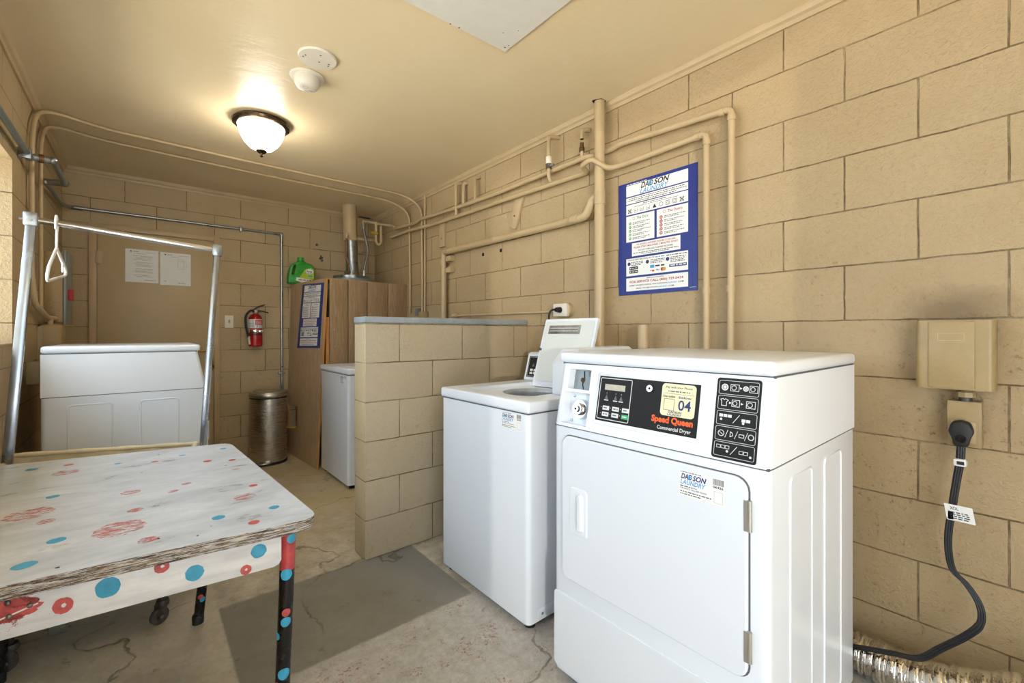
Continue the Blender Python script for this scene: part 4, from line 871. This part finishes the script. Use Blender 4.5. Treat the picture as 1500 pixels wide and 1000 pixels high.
mb = MB(); mb.prism([(FX+.01, FY-.008, 1.386), (FX+.05, FY-.008, 1.382), (FX+.108, FY-.008, 1.366), (FX+.11, FY-.008, 1.356), (FX+.05, FY-.008, 1.370), (FX+.01, FY-.008, 1.372)], (0, .016, 0), 'blackrub', r=.002); mb.build('carry_handle', FE)
mb = MB(); mb.tube(spline([(FX-.015, FY-.02, 1.370), (FX-.045, FY-.03, 1.376), (FX-.080, FY-.035, 1.335), (FX-.086, FY-.035, 1.27), (FX-.078, FY-.04, 1.20), (FX-.062, FY-.04, 1.13)], 6), .010, 'blackrub', 12); mb.tube([(FX-.062, FY-.04, 1.14), (FX-.053, FY-.04, 1.065)], [.011, .007], 'offwhite', 12); mb.build('hose', FE, label='black hose with white nozzle')

# stainless pedal bin
BX, BY = .885, 4.50
PB = thing('pedal_bin', (BX, BY, 0), 'tall brushed stainless pedal bin in the back corner beside the closet', 'trash can')
mb = MB(); mb.lathe([(.152, .0), (.152, .025)], (BX, BY, 0), 'blackrub', seg=40); mb.build('base_ring', PB)
mb = MB(); mb.lathe([(.150, .025), (.150, .585)], (BX, BY, 0), 'stainless', seg=48); mb.build('body', PB)
mb = MB(); mb.lathe([(.151, .585), (.151, .597)], (BX, BY, 0), 'blackrub', seg=40); mb.lathe([(.156, .597), (.158, .600), (.158, .625), (.150, .640), (.10, .650), (.0, .653)], (BX, BY, 0), 'stainless', seg=48); mb.build('lid', PB)
mb = MB(); pd = Vector((-.35, -.9, 0)).normalized(); c0 = Vector((BX, BY, .03))+pd*.165; mb.sphere(c0, .06, 'chrome', (1, .7, .16), 20); mb.box(c0+Vector((-.012, 0, -.012)), c0+Vector((.012, .05, 0)), 'blackrub'); mb.build('foot_pedal', PB)

# wall stain marks: old anchor ring and putty patch
mk = MB(); mk.lathe([(.030, 0), (.028, -.006), (.017, -.007), (.014, -.001)], (1.383, YB, 2.075), 'tan', 'y', 24); mk.lathe([(.011, 0), (.011, -.009), (.0, -.009)], (1.380, YB, 2.078), 'rustmetal', 'y', 12); mk.build('pipe_stub', label='small capped round pipe stub high on the back wall', cat='pipe')
mk = MB(); f = plane_map((1.442, YB, 1.941), (1, 0, 0), (0, 0, 1)); p = Print(mk, f, .001)
for k in range(9): p.disc(random.uniform(-.03, .03), random.uniform(-.045, .045), random.uniform(.010, .018), 'inkgrey' if k % 2 else 'tan_frame', k % 3, n=9, jag=.35)
mk.build('putty_patch', label='small grey putty patch on the back wall above the green jug', cat='patch', smooth=0)

# ------------------------------------------------------------------ pipes
def pipe(name, pts, r, mat, label, cat='pipe', fr=.03, collars=(), seg=14, group=None, extra=None, parts=()):
    mb = MB(); mb.tube(fillet(pts, fr, 6), r, mat, seg)
    for a_, b_ in collars: mb.tube([a_, b_], r*1.22, mat, seg)
    if extra: extra(mb)
    return mb.build(name, label=label, cat=cat, group=group)
XP = 1.958
def elbow_col(p, d1, d2, r=.0):
    p = Vector(p); return [(p+Vector(d1)*.030, p+Vector(d1)*.052), (p+Vector(d2)*.030, p+Vector(d2)*.052)]
Zu, Zl = 2.180, 2.115
pipe('water_pipe', [(XP, .858, .60), (XP, .853, 2.145), (XP, 1.44, 2.181), (1.984, 1.50, 2.183), (1.984, 1.61, 2.183), (XP, 1.67, 2.183), (XP, 2.54, 2.175), (XP, 3.05, 2.188), (XP-.01, 3.60, 2.207), (XP, 3.75, 2.195), (XP, 4.19, 2.225)], .0145, 'tan',
     'tan water pipe, uppermost run on the right wall, turning down right of the poster', collars=elbow_col((XP, .853, 2.145), (0, 0, -1), (0, 1, 0))+[((XP, .857, 1.35), (XP, .857, 1.38))],
     extra=lambda mb: (mb.tube([(XP, 2.77, 2.18), (XP, 2.77, 2.35), (XR, 2.765, 2.37)], .013, 'tan', 12), mb.tube([(XP, 1.701, 2.18), (XP, 1.701, 2.235)], .010, 'tan', 12), mb.lathe([(.016, 0), (.017, .02), (.012, .028), (.012, .05), (.0, .05)], (XP, 1.701, 2.225), 'copper', seg=10)))
pipe('water_pipe', [(XP, .964, .60), (XP, .964, 2.075), (XP, 1.44, 2.065), (XP-.02, 1.50, 2.065), (1.885, 1.57, 2.125), (1.885, 1.64, 2.108), (XP, 1.66, 2.093), (XP, 1.95, 2.099), (XP, 2.394, 2.108), (XP, 3.20, 2.118), (XP-.012, 3.60, 2.128), (XP, 3.93, 2.151), (XP, 4.25, 2.145)], .0145, 'tan',
     'tan water pipe, lower run, crossing the thick vertical pipe and dropping beside the poster', fr=.028, collars=elbow_col((XP, .964, 2.075), (0, 0, -1), (0, 1, 0))+[((XP, .964, 1.35), (XP, .964, 1.38))],
     extra=lambda mb: (mb.tube(fillet([(XP, 3.038, 2.118), (XP, 3.038, 2.385), (XR, 3.02, 2.39)], .02), .013, 'tan', 12), mb.tube(fillet([(XP, 2.95, 2.30), (XP, 2.95, 2.375), (XR, 2.93, 2.38)], .02), .013, 'tan', 12) if False else None))
pv = thing('hose_bib_riser', (XP, 1.943, 2.11), 'short riser pipe with white shutoff valve at the top of the right wall', 'pipe')
MB().tube(fillet([(XP-.01, 1.943, 2.112), (1.927, 1.943, 2.135), (1.927, 1.943, 2.385), (XR, 1.92, 2.39)], .018), .012, 'tan', 12).build('riser', pv)
MB().lathe([(.016, -.028), (.018, -.024), (.018, .012), (.015, .016)], (1.927, 1.943, 2.245), 'offwhite', seg=14).lathe([(.018, 0), (.018, .03), (.014, .034)], (1.927, 1.943, 2.185), 'rustmetal', seg=10).cyl((1.927, 1.925, 2.20), (1.927, 1.90, 2.20), .009, 'galv', 10).build('valve', pv, label='white plastic valve sleeve')
pipe('pipe_stub', [(XP-.004, 1.697, 2.295), (XP-.004, 1.697, 2.345), (XR, 1.680, 2.355)], .013, 'tan', 'cut-off pipe stub bending out of the right wall beside the thick pipe', fr=.02, extra=lambda mb: mb.tube([(XP-.004, 1.697, 2.2935), (XP-.004, 1.697, 2.299)], .0105, 'dark', 12))
pipe('pipe_stub', [(XP+.01, 2.945, 2.20), (XP+.01, 2.945, 2.36), (XR, 2.93, 2.37)], .014, 'tan', 'short pipe stub behind the water pipes above the heater drain', fr=.02)
# thick vent stack and drain
VX, VY = 1.938, 1.556
mb = MB(); mb.cyl((VX, VY, 0), (VX, VY, ZC), .0285, 'tan', 24); mb.cyl((VX, VY, 1.88), (VX, VY, 1.96), .0325, 'tan', 24); mb.tube(fillet([(VX, VY, 1.925), (VX, 1.60, 1.925), (VX, 1.655, 1.835), (VX, 1.76, 1.838)], .03), .025, 'tan', 18)
mb.prism([(VX+.037*math.cos(a_)*(1+.25*math.sin(3*a_)), VY+.037*math.sin(a_)*(1+.2*math.cos(2*a_)), 2.4485) for a_ in [2*PI*k/18 for k in range(18)]], (0, 0, .001), 'dark')
mb.build('vent_stack', label='thick tan vertical pipe from floor to ceiling left of the poster', cat='pipe')
DX = 1.955
mb = MB(); mb.tube(fillet([(VX, 1.74, 1.838), (DX, 1.80, 1.838), (DX, 3.225, 1.852), (DX, 3.232, .20)], .03), .0235, 'tan', 18); mb.cyl((DX, 3.232, 1.79), (DX, 3.232, 1.74), .028, 'tan', 18); mb.cyl((DX, 3.19, 1.852), (DX, 3.15, 1.852), .028, 'tan', 18); mb.tube([(VX, 1.70, 1.837), (VX, 1.76, 1.838)], .029, 'tan', 18)
mb.build('drain_pipe', label='thick tan drain pipe running along the right wall then down behind the partition', cat='pipe')
# conduits arching over the ceiling
zc = ZC-.013
pipe('electrical_conduit', [(XL+.020, 3.411, 1.45), (XL+.020, 3.411, 2.26), (XL+.028, 3.60, zc), (-.20, 3.72, zc), (.59, 3.745, zc), (1.85, 3.740, zc), (1.98, 3.655, 2.33), (1.985, 3.651, 1.36)], .011, 'tan', 'nearer tan conduit arching across the ceiling from the left wall', 'conduit', fr=.12, seg=10)
pipe('electrical_conduit', [(XL+.020, 3.685, 1.30), (XL+.020, 3.685, 2.30), (XL+.030, 3.85, zc), (-.22, 3.95, zc), (.62, 3.985, zc), (1.83, 3.99, zc), (1.98, 3.90, 2.33), (1.985, 3.895, 1.66), (1.985, 3.895, 1.36)], .010, 'tan', 'farther tan conduit arching across the ceiling toward the closet flue', 'conduit', fr=.12, seg=10)
pipe('electrical_conduit', [(1.983, 3.600, 1.36), (1.983, 3.600, ZC)], .009, 'tan', 'straight thin vertical conduit on the right wall behind the partition', 'conduit', seg=10)
for y in (3.651, 3.895): pass
mb = MB(); mb.box((1.955, 3.69, 1.33), (1.998, 3.745, 1.40), 'skin_grey', r=.003); mb.build('junction_box', label='tiny grey junction box behind the partition on the right wall', cat='junction box')
mb = MB(); mb.box((1.95, 3.56, 1.28), (1.998, 3.67, 1.365), 'tan_box', r=.004); mb.build('junction_box', label='tan junction box where vertical conduits end behind the partition', cat='junction box')
mb = MB(); mb.tube([(1.982, 1.94, 1.306), (1.982, 3.07, 1.313)], .008, 'tan', 10); mb.tube([(1.982, 3.05, 1.313), (1.982, 3.13, 1.313)], .016, 'tan', 12); mb.build('electrical_conduit', label='thin horizontal conduit feeding the outlet above the washer', cat='conduit')
# timber blocks behind pipes
def board(c, ang, w_, h_, label):
    mt = Matrix.Translation(c) @ Matrix.Rotation(ang, 4, 'X'); mb = MB(); mb.box((-.011, -w_/2, -h_/2), (.011, w_/2, h_/2), 'tan', r=.003, mtx=mt); mb.sphere(mt @ Vector((-.011, 0, -h_*.15)), .006, 'rustmetal', seg=8); mb.build('wood_bracket', label=label, cat='bracket')
board((1.988, 2.315, 2.015), math.radians(22), .075, .24, 'tilted tan timber bracket under the water pipes'); board((1.988, 3.30, 2.015), 0, .075, .21, 'upright tan timber bracket above the drain pipe bend')
for z, l_ in ((1.792, 'upper small tan block beside the vertical drain pipe'), (1.697, 'lower small tan block beside the vertical drain pipe')):
    mb = MB(); mb.box((1.955, 3.125, z-.022), (1.999, 3.20, z+.022), 'tan', r=.003); mb.build('wood_block', label=l_, cat='bracket')
for y, l_ in ((2.723, 'left of two small black anchor holes in the right wall'), (2.506, 'right of two small black anchor holes in the right wall')):
    mb = MB(); mb.box((1.994, y-.010, 1.758), (1.9995, y+.010, 1.782), 'dark', r=.002); mb.build('wall_anchor', label=l_, cat='anchor')
mb = MB(); mb.cyl((1.90, 1.253, .3), (1.90, 1.253, 1.214), .027, 'tan', 20); mb.cyl((1.90, 1.253, 1.2135), (1.90, 1.253, 1.2155), .021, 'dark', 16); mb.tube([(1.90, 1.253, .32), (1.90, 1.253, .28), (1.995, 1.253, .25)], .027, 'tan', 16); mb.build('standpipe', label='open tan standpipe rising behind the dryer', cat='pipe')
# outlet over washer + plug
mb = MB(); mb.lathe([(.045, 0), (.045, -.030), (.0, -.030)], (2.0, 1.845, 1.312), 'tan', 'x', 24); ob = mb.build('electrical_outlet', label='white electrical outlet above the open washer lid', cat='outlet')
mb = MB(); mb.box((1.950, 1.815, 1.272), (1.972, 1.928, 1.350), 'offwhite', r=.003); mb.build('face_plate', ob, label='white face plate')
mb = MB(); mb.tube([(1.950, 1.868, 1.312), (1.915, 1.868, 1.312)], [.018, .014], 'blackrub', 14); mb.tube(spline([(1.925, 1.868, 1.312), (1.895, 1.88, 1.310), (1.885, 1.895, 1.285), (1.885, 1.897, 1.20), (1.89, 1.89, 1.0), (1.885, 1.85, .8)], 6), .006, 'blackrub', 10); mb.build('washer_plug', label='black washer plug and cord in the white outlet', cat='plug')

# silver conduit: left wall, jog round the tan conduits, across the back wall, down to the bin
zz_ = 2.062; pts = [(XL+.03, -.4, zz_-.01), (XL+.03, 3.27, zz_), (XL+.112, 3.29, zz_+.004), (XL+.112, 3.74, zz_+.004), (XL+.03, 3.76, zz_), (XL+.03, 4.52, 2.095), (XL+.05, YB-.022, 2.135), (1.049, YB-.022, 2.136), (1.052, YB-.022, .30)]
mb = MB(); mb.tube(fillet(pts[:6], .03), .014, 'bluegal', 14); mb.tube(fillet(pts[5:], .035), .0115, 'galv', 14)
for a_, b_ in ((pts[1], pts[2]), (pts[3], pts[4])): mb.tube([a_, b_], .018, 'galv', 14)
for i in (1, 2, 3, 4): mb.sphere(pts[i], .0215, 'galv', seg=14)
mb.tube([(XL+.06, 3.275, zz_+.001), (XL+.078, 3.28, zz_+.002)], .0225, 'copper', 12); mb.tube([(XL+.06, YB-.022, 2.135), (XL+.11, YB-.022, 2.135)], .016, 'galv', 12); mb.sphere(pts[6], .017, 'galv', seg=12)
mb.tube([(1.01, YB-.022, 2.136), (1.049, YB-.022, 2.136)], .015, 'galv', 12); mb.tube([(1.050, YB-.022, 2.14), (1.050, YB-.022, 2.095)], .015, 'galv', 12); mb.sphere((1.049, YB-.022, 2.136), .016, 'galv', seg=12)
sc = mb.build('metal_conduit', label='bare silver conduit running along the back wall and down behind the bin', cat='conduit')
for q in ((.707, YB-.022, 2.136, 0), (1.051, YB-.022, .78, 1), (XL+.03, 3.20, zz_, 2)):
    k = MB(); 
    if q[3] == 0: k.box((q[0]-.008, YB-.038, q[2]-.026), (q[0]+.008, YB-.002, q[2]+.026), 'galv', r=.003)
    elif q[3] == 1: k.box((q[0]-.030, YB-.038, q[2]-.008), (q[0]+.030, YB-.002, q[2]+.008), 'galv', r=.003)
    else: k.box((XL, q[1]-.008, q[2]-.030), (XL+.048, q[1]+.008, q[2]+.020), 'galv', r=.003)
    k.build('strap', sc)

# electrical panel on left wall
y0, y1 = 3.952, 4.28
EP = thing('breaker_box', (XL+.045, 4.1, 1.24), 'tan metal breaker box with a grey door on the left wall', 'breaker box')
mb = MB(); mb.box((XL, y0, 1.237), (XL+.085, y1, 1.680), 'tan_box', r=.003)
f = plane_map((XL, y0, 1.237), (1, 0, 0), (0, 0, 1)); p = Print(mb, f, .0006)
for u, v, r in ((.030, .375, .020), (.022, .31, .013), (.052, .145, .010), (.028, .115, .010), (.058, .095, .010), (.030, .07, .010), (.060, .058, .008), (.035, .03, .011)): p.ring(u, v, r, .0014, 'tan_door')
mb.build('enclosure', EP)
mb = MB(); mb.box((XL+.085, y0-.006, 1.228), (XL+.097, y1+.006, 1.700), 'skin_grey', r=.003); mb.build('panel_door', EP, label='grey hinged door')
mb = MB(); mb.box((XL+.097, y0+.10, 1.385), (XL+.122, y0+.125, 1.455), 'inkred', r=.003); mb.build('breaker_handle', EP, label='red switch handle')
mb = MB(); mb.box((XL, 3.74, 1.00), (XL+.100, 3.92, 1.222), 'tan_box', r=.022, seg=4); mb.box((XL, 3.74, 1.0), (XL+.02, 3.92, 1.21), 'tan_box'); mb.build('meter_box', label='rounded tan box under the breaker box', cat='electrical box')
mb = MB(); mb.box((XL, 3.40, .90), (XL+.05, 3.50, 1.02), 'tan_box', r=.004); mb.build('junction_box', label='small tan box on the left wall behind the side-on dryer', cat='junction box')
pipe('electrical_conduit', [(XL+.020, 3.411, 1.46), (XL+.024, 3.45, 1.33), (XL+.04, 3.75, 1.262), (XL+.05, 3.949, 1.262)], .014, 'tan', 'tan conduit curving from the left wall into the breaker box', 'conduit', fr=.06)
pipe('electrical_conduit', [(XL+.020, 3.685, 1.305), (XL+.030, 3.72, 1.28), (XL+.045, 3.80, 1.255), (XL+.045, 3.80, 1.221)], .013, 'tan', 'short tan conduit entering the top of the rounded box', 'conduit', fr=.03)
for i, (y, z) in enumerate(((3.411, 2.165), (3.685, 2.165))):
    pass

# ------------------------------------------------------------------ ceiling fixtures
LX, LY = .556, 3.02
CL = thing('ceiling_light', (LX, LY, ZC), 'lit frosted glass dome ceiling light with bronze rim', 'ceiling light')
mb = MB(); mb.lathe([(.130, 2.45), (.148, 2.446), (.158, 2.434), (.154, 2.422), (.140, 2.414), (.126, 2.414), (.124, 2.43)], (LX, LY, 0), 'bronze', seg=16); mb.build('rim', CL)
mb = MB(); mb.lathe([(.128, 2.424), (.126, 2.410), (.122, 2.388), (.108, 2.350), (.090, 2.318), (.062, 2.290), (.030, 2.276), (.0, 2.272)], (LX, LY, 0), 'glow', seg=40); mb.build('glass_dome', CL)
mb = MB(); mb.lathe([(.0, 2.282), (.026, 2.280), (.030, 2.272), (.022, 2.262), (.010, 2.256), (.008, 2.250), (.011, 2.243), (.006, 2.236), (.0, 2.234)], (LX, LY, 0), 'bronze', seg=20); mb.build('finial', CL)
SD = thing('smoke_detector', (.632, 2.341, ZC), 'round white smoke detector on the ceiling, nearer the light', 'smoke detector')
mb = MB(); mb.lathe([(.078, 2.45), (.080, 2.446), (.076, 2.440), (.058, 2.438)], (.632, 2.341, 0), 'offwhite', seg=36); mb.build('base', SD)
mb = MB(); mb.lathe([(.058, 2.440), (.060, 2.436), (.058, 2.412), (.048, 2.396), (.032, 2.390), (.0, 2.389)], (.632, 2.341, 0), 'offwhite', seg=36); p = Print(mb, lambda u, v, h: Vector((.632+u, 2.341-v, 2.389-h)), .0006); p.ring(-.01, .01, .011, .0012, 'inkgrey'); p.rect(.012, -.012, .028, -.008, 'inkgrey'); p.rect(-.005, -.025, .012, -.022, 'inkgrey'); mb.build('sensor_housing', SD)
mb = MB(); mb.lathe([(.082, 2.45), (.084, 2.446), (.080, 2.438), (.0, 2.437)], (.625, 2.146, 0), 'offwhite', seg=36); p = Print(mb, lambda u, v, h: Vector((.625+u, 2.146-v, 2.437-h)), .0006)
for u, v in ((-.055, .005), (-.060, -.012), (.0, .045), (.01, -.010), (.050, .0), (.052, -.018)): p.disc(u, v, .0045, 'rustmetal', n=9, jag=.3)
mb.build('cover_plate', label='flat round white ceiling cover plate beside the smoke detector', cat='cover plate')
mb = MB(); mb.prism([(1.255, 1.543, 2.440), (.45, 1.560, 2.440), (.45, .62, 2.440), (1.250, .60, 2.440)], (0, 0, .0098), 'hatch'); p = Print(mb, lambda u, v, h: Vector((u, v, 2.440-h)), .0004)
for u, v, r in ((1.235, 1.52, .004), (1.24, 1.50, .003), (1.01, 1.545, .004), (.97, 1.549, .003), (1.17, 1.45, .003), (1.21, 1.40, .002), (.62, 1.53, .003), (1.0, 1.30, .002)): p.disc(u, v, r, 'rustmetal', n=7, jag=.4)
mb.build('ceiling_hatch', label='large square white ceiling access panel at top of the room', cat='ceiling panel', smooth=0)

# ------------------------------------------------------------------ dryer wall box, receptacle, cord and duct
WB = thing('vent_wall_box', (1.95, .166, 1.0), 'tan painted metal box on the right wall above the dryer plug', 'wall box')
mb = MB(); mb.box((1.905, .078, 1.000), (2.0, .253, 1.212), 'tan_box', r=.016, seg=4, axes='z'); mb.box((1.900, .120, 1.004), (1.908, .222, 1.208), 'tan_box', r=.003); p = Print(mb, plane_map((1.900, .222, 1.0), (0, -1, 0), (0, 0, 1)), .0006); p.frame(.022, .150, .080, .172, .0016, 'tan_door'); mb.build('cover', WB)
mb = MB(); mb.cyl((1.955, .143, 1.004), (1.955, .143, .962), .016, 'rustmetal', 10); mb.lathe([(.022, .975), (.022, .99), (.016, .995)], (1.955, .143, 0), 'tan_box', seg=8); mb.build('conduit_nipple', WB)
RB = MB().box((1.945, .108, .822), (2.0, .184, .962), 'tan_box', r=.003).build('dryer_receptacle', label='tan receptacle box under the wall box', cat='outlet')
MB().box((1.941, .120, .835), (1.946, .174, .900), 'tan', r=.001).build('face_plate', RB)
CD = bpy.data.objects.new('power_cord', None); COL.objects.link(CD); CD.parent = DRY; CD.location = Vector((1.90, .15, .8))-Vector(DRY.location); tag(CD, 'thick black power cord plugged into the wall')
mb = MB(); pp = [(.000, .045), (.020, .038), (.028, .010), (.020, -.010), (.016, -.034), (-.016, -.034), (-.020, -.010), (-.028, .010), (-.020, .038)]
mb.prism([(1.941, .150+a_*1., .862+b_) for a_, b_ in pp], (-.040, 0, 0), 'blackrub', r=.006, seg=2); mb.tube([(1.90, .150, .852), (1.899, .150, .852)], .012, 'legblack', 14); mb.build('plug', CD)
cp = [(1.918, .150, .835), (1.912, .152, .78), (1.91, .158, .732), (1.905, .168, .641), (1.90, .177, .538), (1.90, .168, .453), (1.90, .137, .417), (1.895, .110, .369), (1.89, .108, .318), (1.88, .137, .271), (1.872, .190, .209), (1.860, .237, .158), (1.845, .30, .145), (1.83, .385, .125), (1.83, .45, .10)]
sp_ = spline(cp, 6); mb = MB()
for k in (-1, 0, 1): mb.tube([q+Vector((0, 0, 0))+Vector((.0, k*.0052, 0))*(1 if i < 45 else 1)+Vector((0, 0, k*.0035 if i > 48 else 0)) for i, q in enumerate(sp_)], (lambda n_: [.0052-.0014*min(1, i/(n_*.35)) for i in range(n_)])(len(sp_)), 'blackrub', 8)
mb.build('cable', CD)
mb = MB(); p = Print(mb, plane_map((1.885, .172, .605), (0, -1, 0), (0, .15, 1)), 0); p.rect(-.006, 0, .055, .048, 'paper'); [p.dashes(.002, .045, .006+k*.006, .003, 'ink', 1) for k in range(4)]; p.text('XDL', .006, .033, .024, .042, 'ink'); mb.box((1.885, .160, .603), (1.912, .180, .635), 'paper', r=.004); mb.build('cord_tag', CD, label='white printed tag', smooth=0)
mb = MB(); mb.box((1.898, .137, .768), (1.926, .166, .790), 'paper', r=.004); mb.box((1.8965, .142, .774), (1.8985, .158, .784), 'ink'); mb.build('cord_band', CD)
def duct(pts, r, name, label):
    sp_ = spline(pts, 30); L = 0; out = [sp_[0]]
    rr = []; acc = 0
    P2 = []
    step = .0035
    # even resampling
    cur = sp_[0].copy(); P2.append(cur.copy()); i = 1
    while i < len(sp_):
        d = sp_[i]-cur
        if d.length >= step: cur = cur+d.normalized()*step; P2.append(cur.copy())
        else: i += 1
    for k in range(len(P2)): rr.append(r*(1+.10*math.sin(k*step/.021*2*PI)+.01*math.sin(k*1.7)))
    mb = MB(); mb.tube(P2, rr, 'foil', 40, cap=False); return mb.build(name, label=label, cat='duct', smooth=60)
duct([(1.905, .60, .080), (1.905, .45, .068), (1.900, .33, .066), (1.880, .22, .078), (1.858, .10, .125), (1.835, -.03, .19), (1.79, -.20, .24), (1.72, -.45, .22), (1.70, -.8, .10)], .062, 'flexible_dryer_duct', 'crinkled foil flexible duct on the floor right of the large dryer')

# groups for things the room has more than one of
for o in list(COL.objects):
    if o.parent is None and 'category' in o:
        g = {'clothes_dryer': 'coin laundry dryers', 'washing_machine': 'top-load washers', 'laundry_poster': 'blue laundry rules posters', 'door_notice': 'notices on the back door', 'electrical_conduit': 'painted electrical conduits', 'water_pipe': 'painted water pipes on the right wall', 'wood_bracket': 'timber brackets under the pipes', 'wood_block': 'blocks beside the drain pipe', 'wall_anchor': 'anchor holes in the right wall'}.get(o.name.split('.')[0])
        if g: o['group'] = g
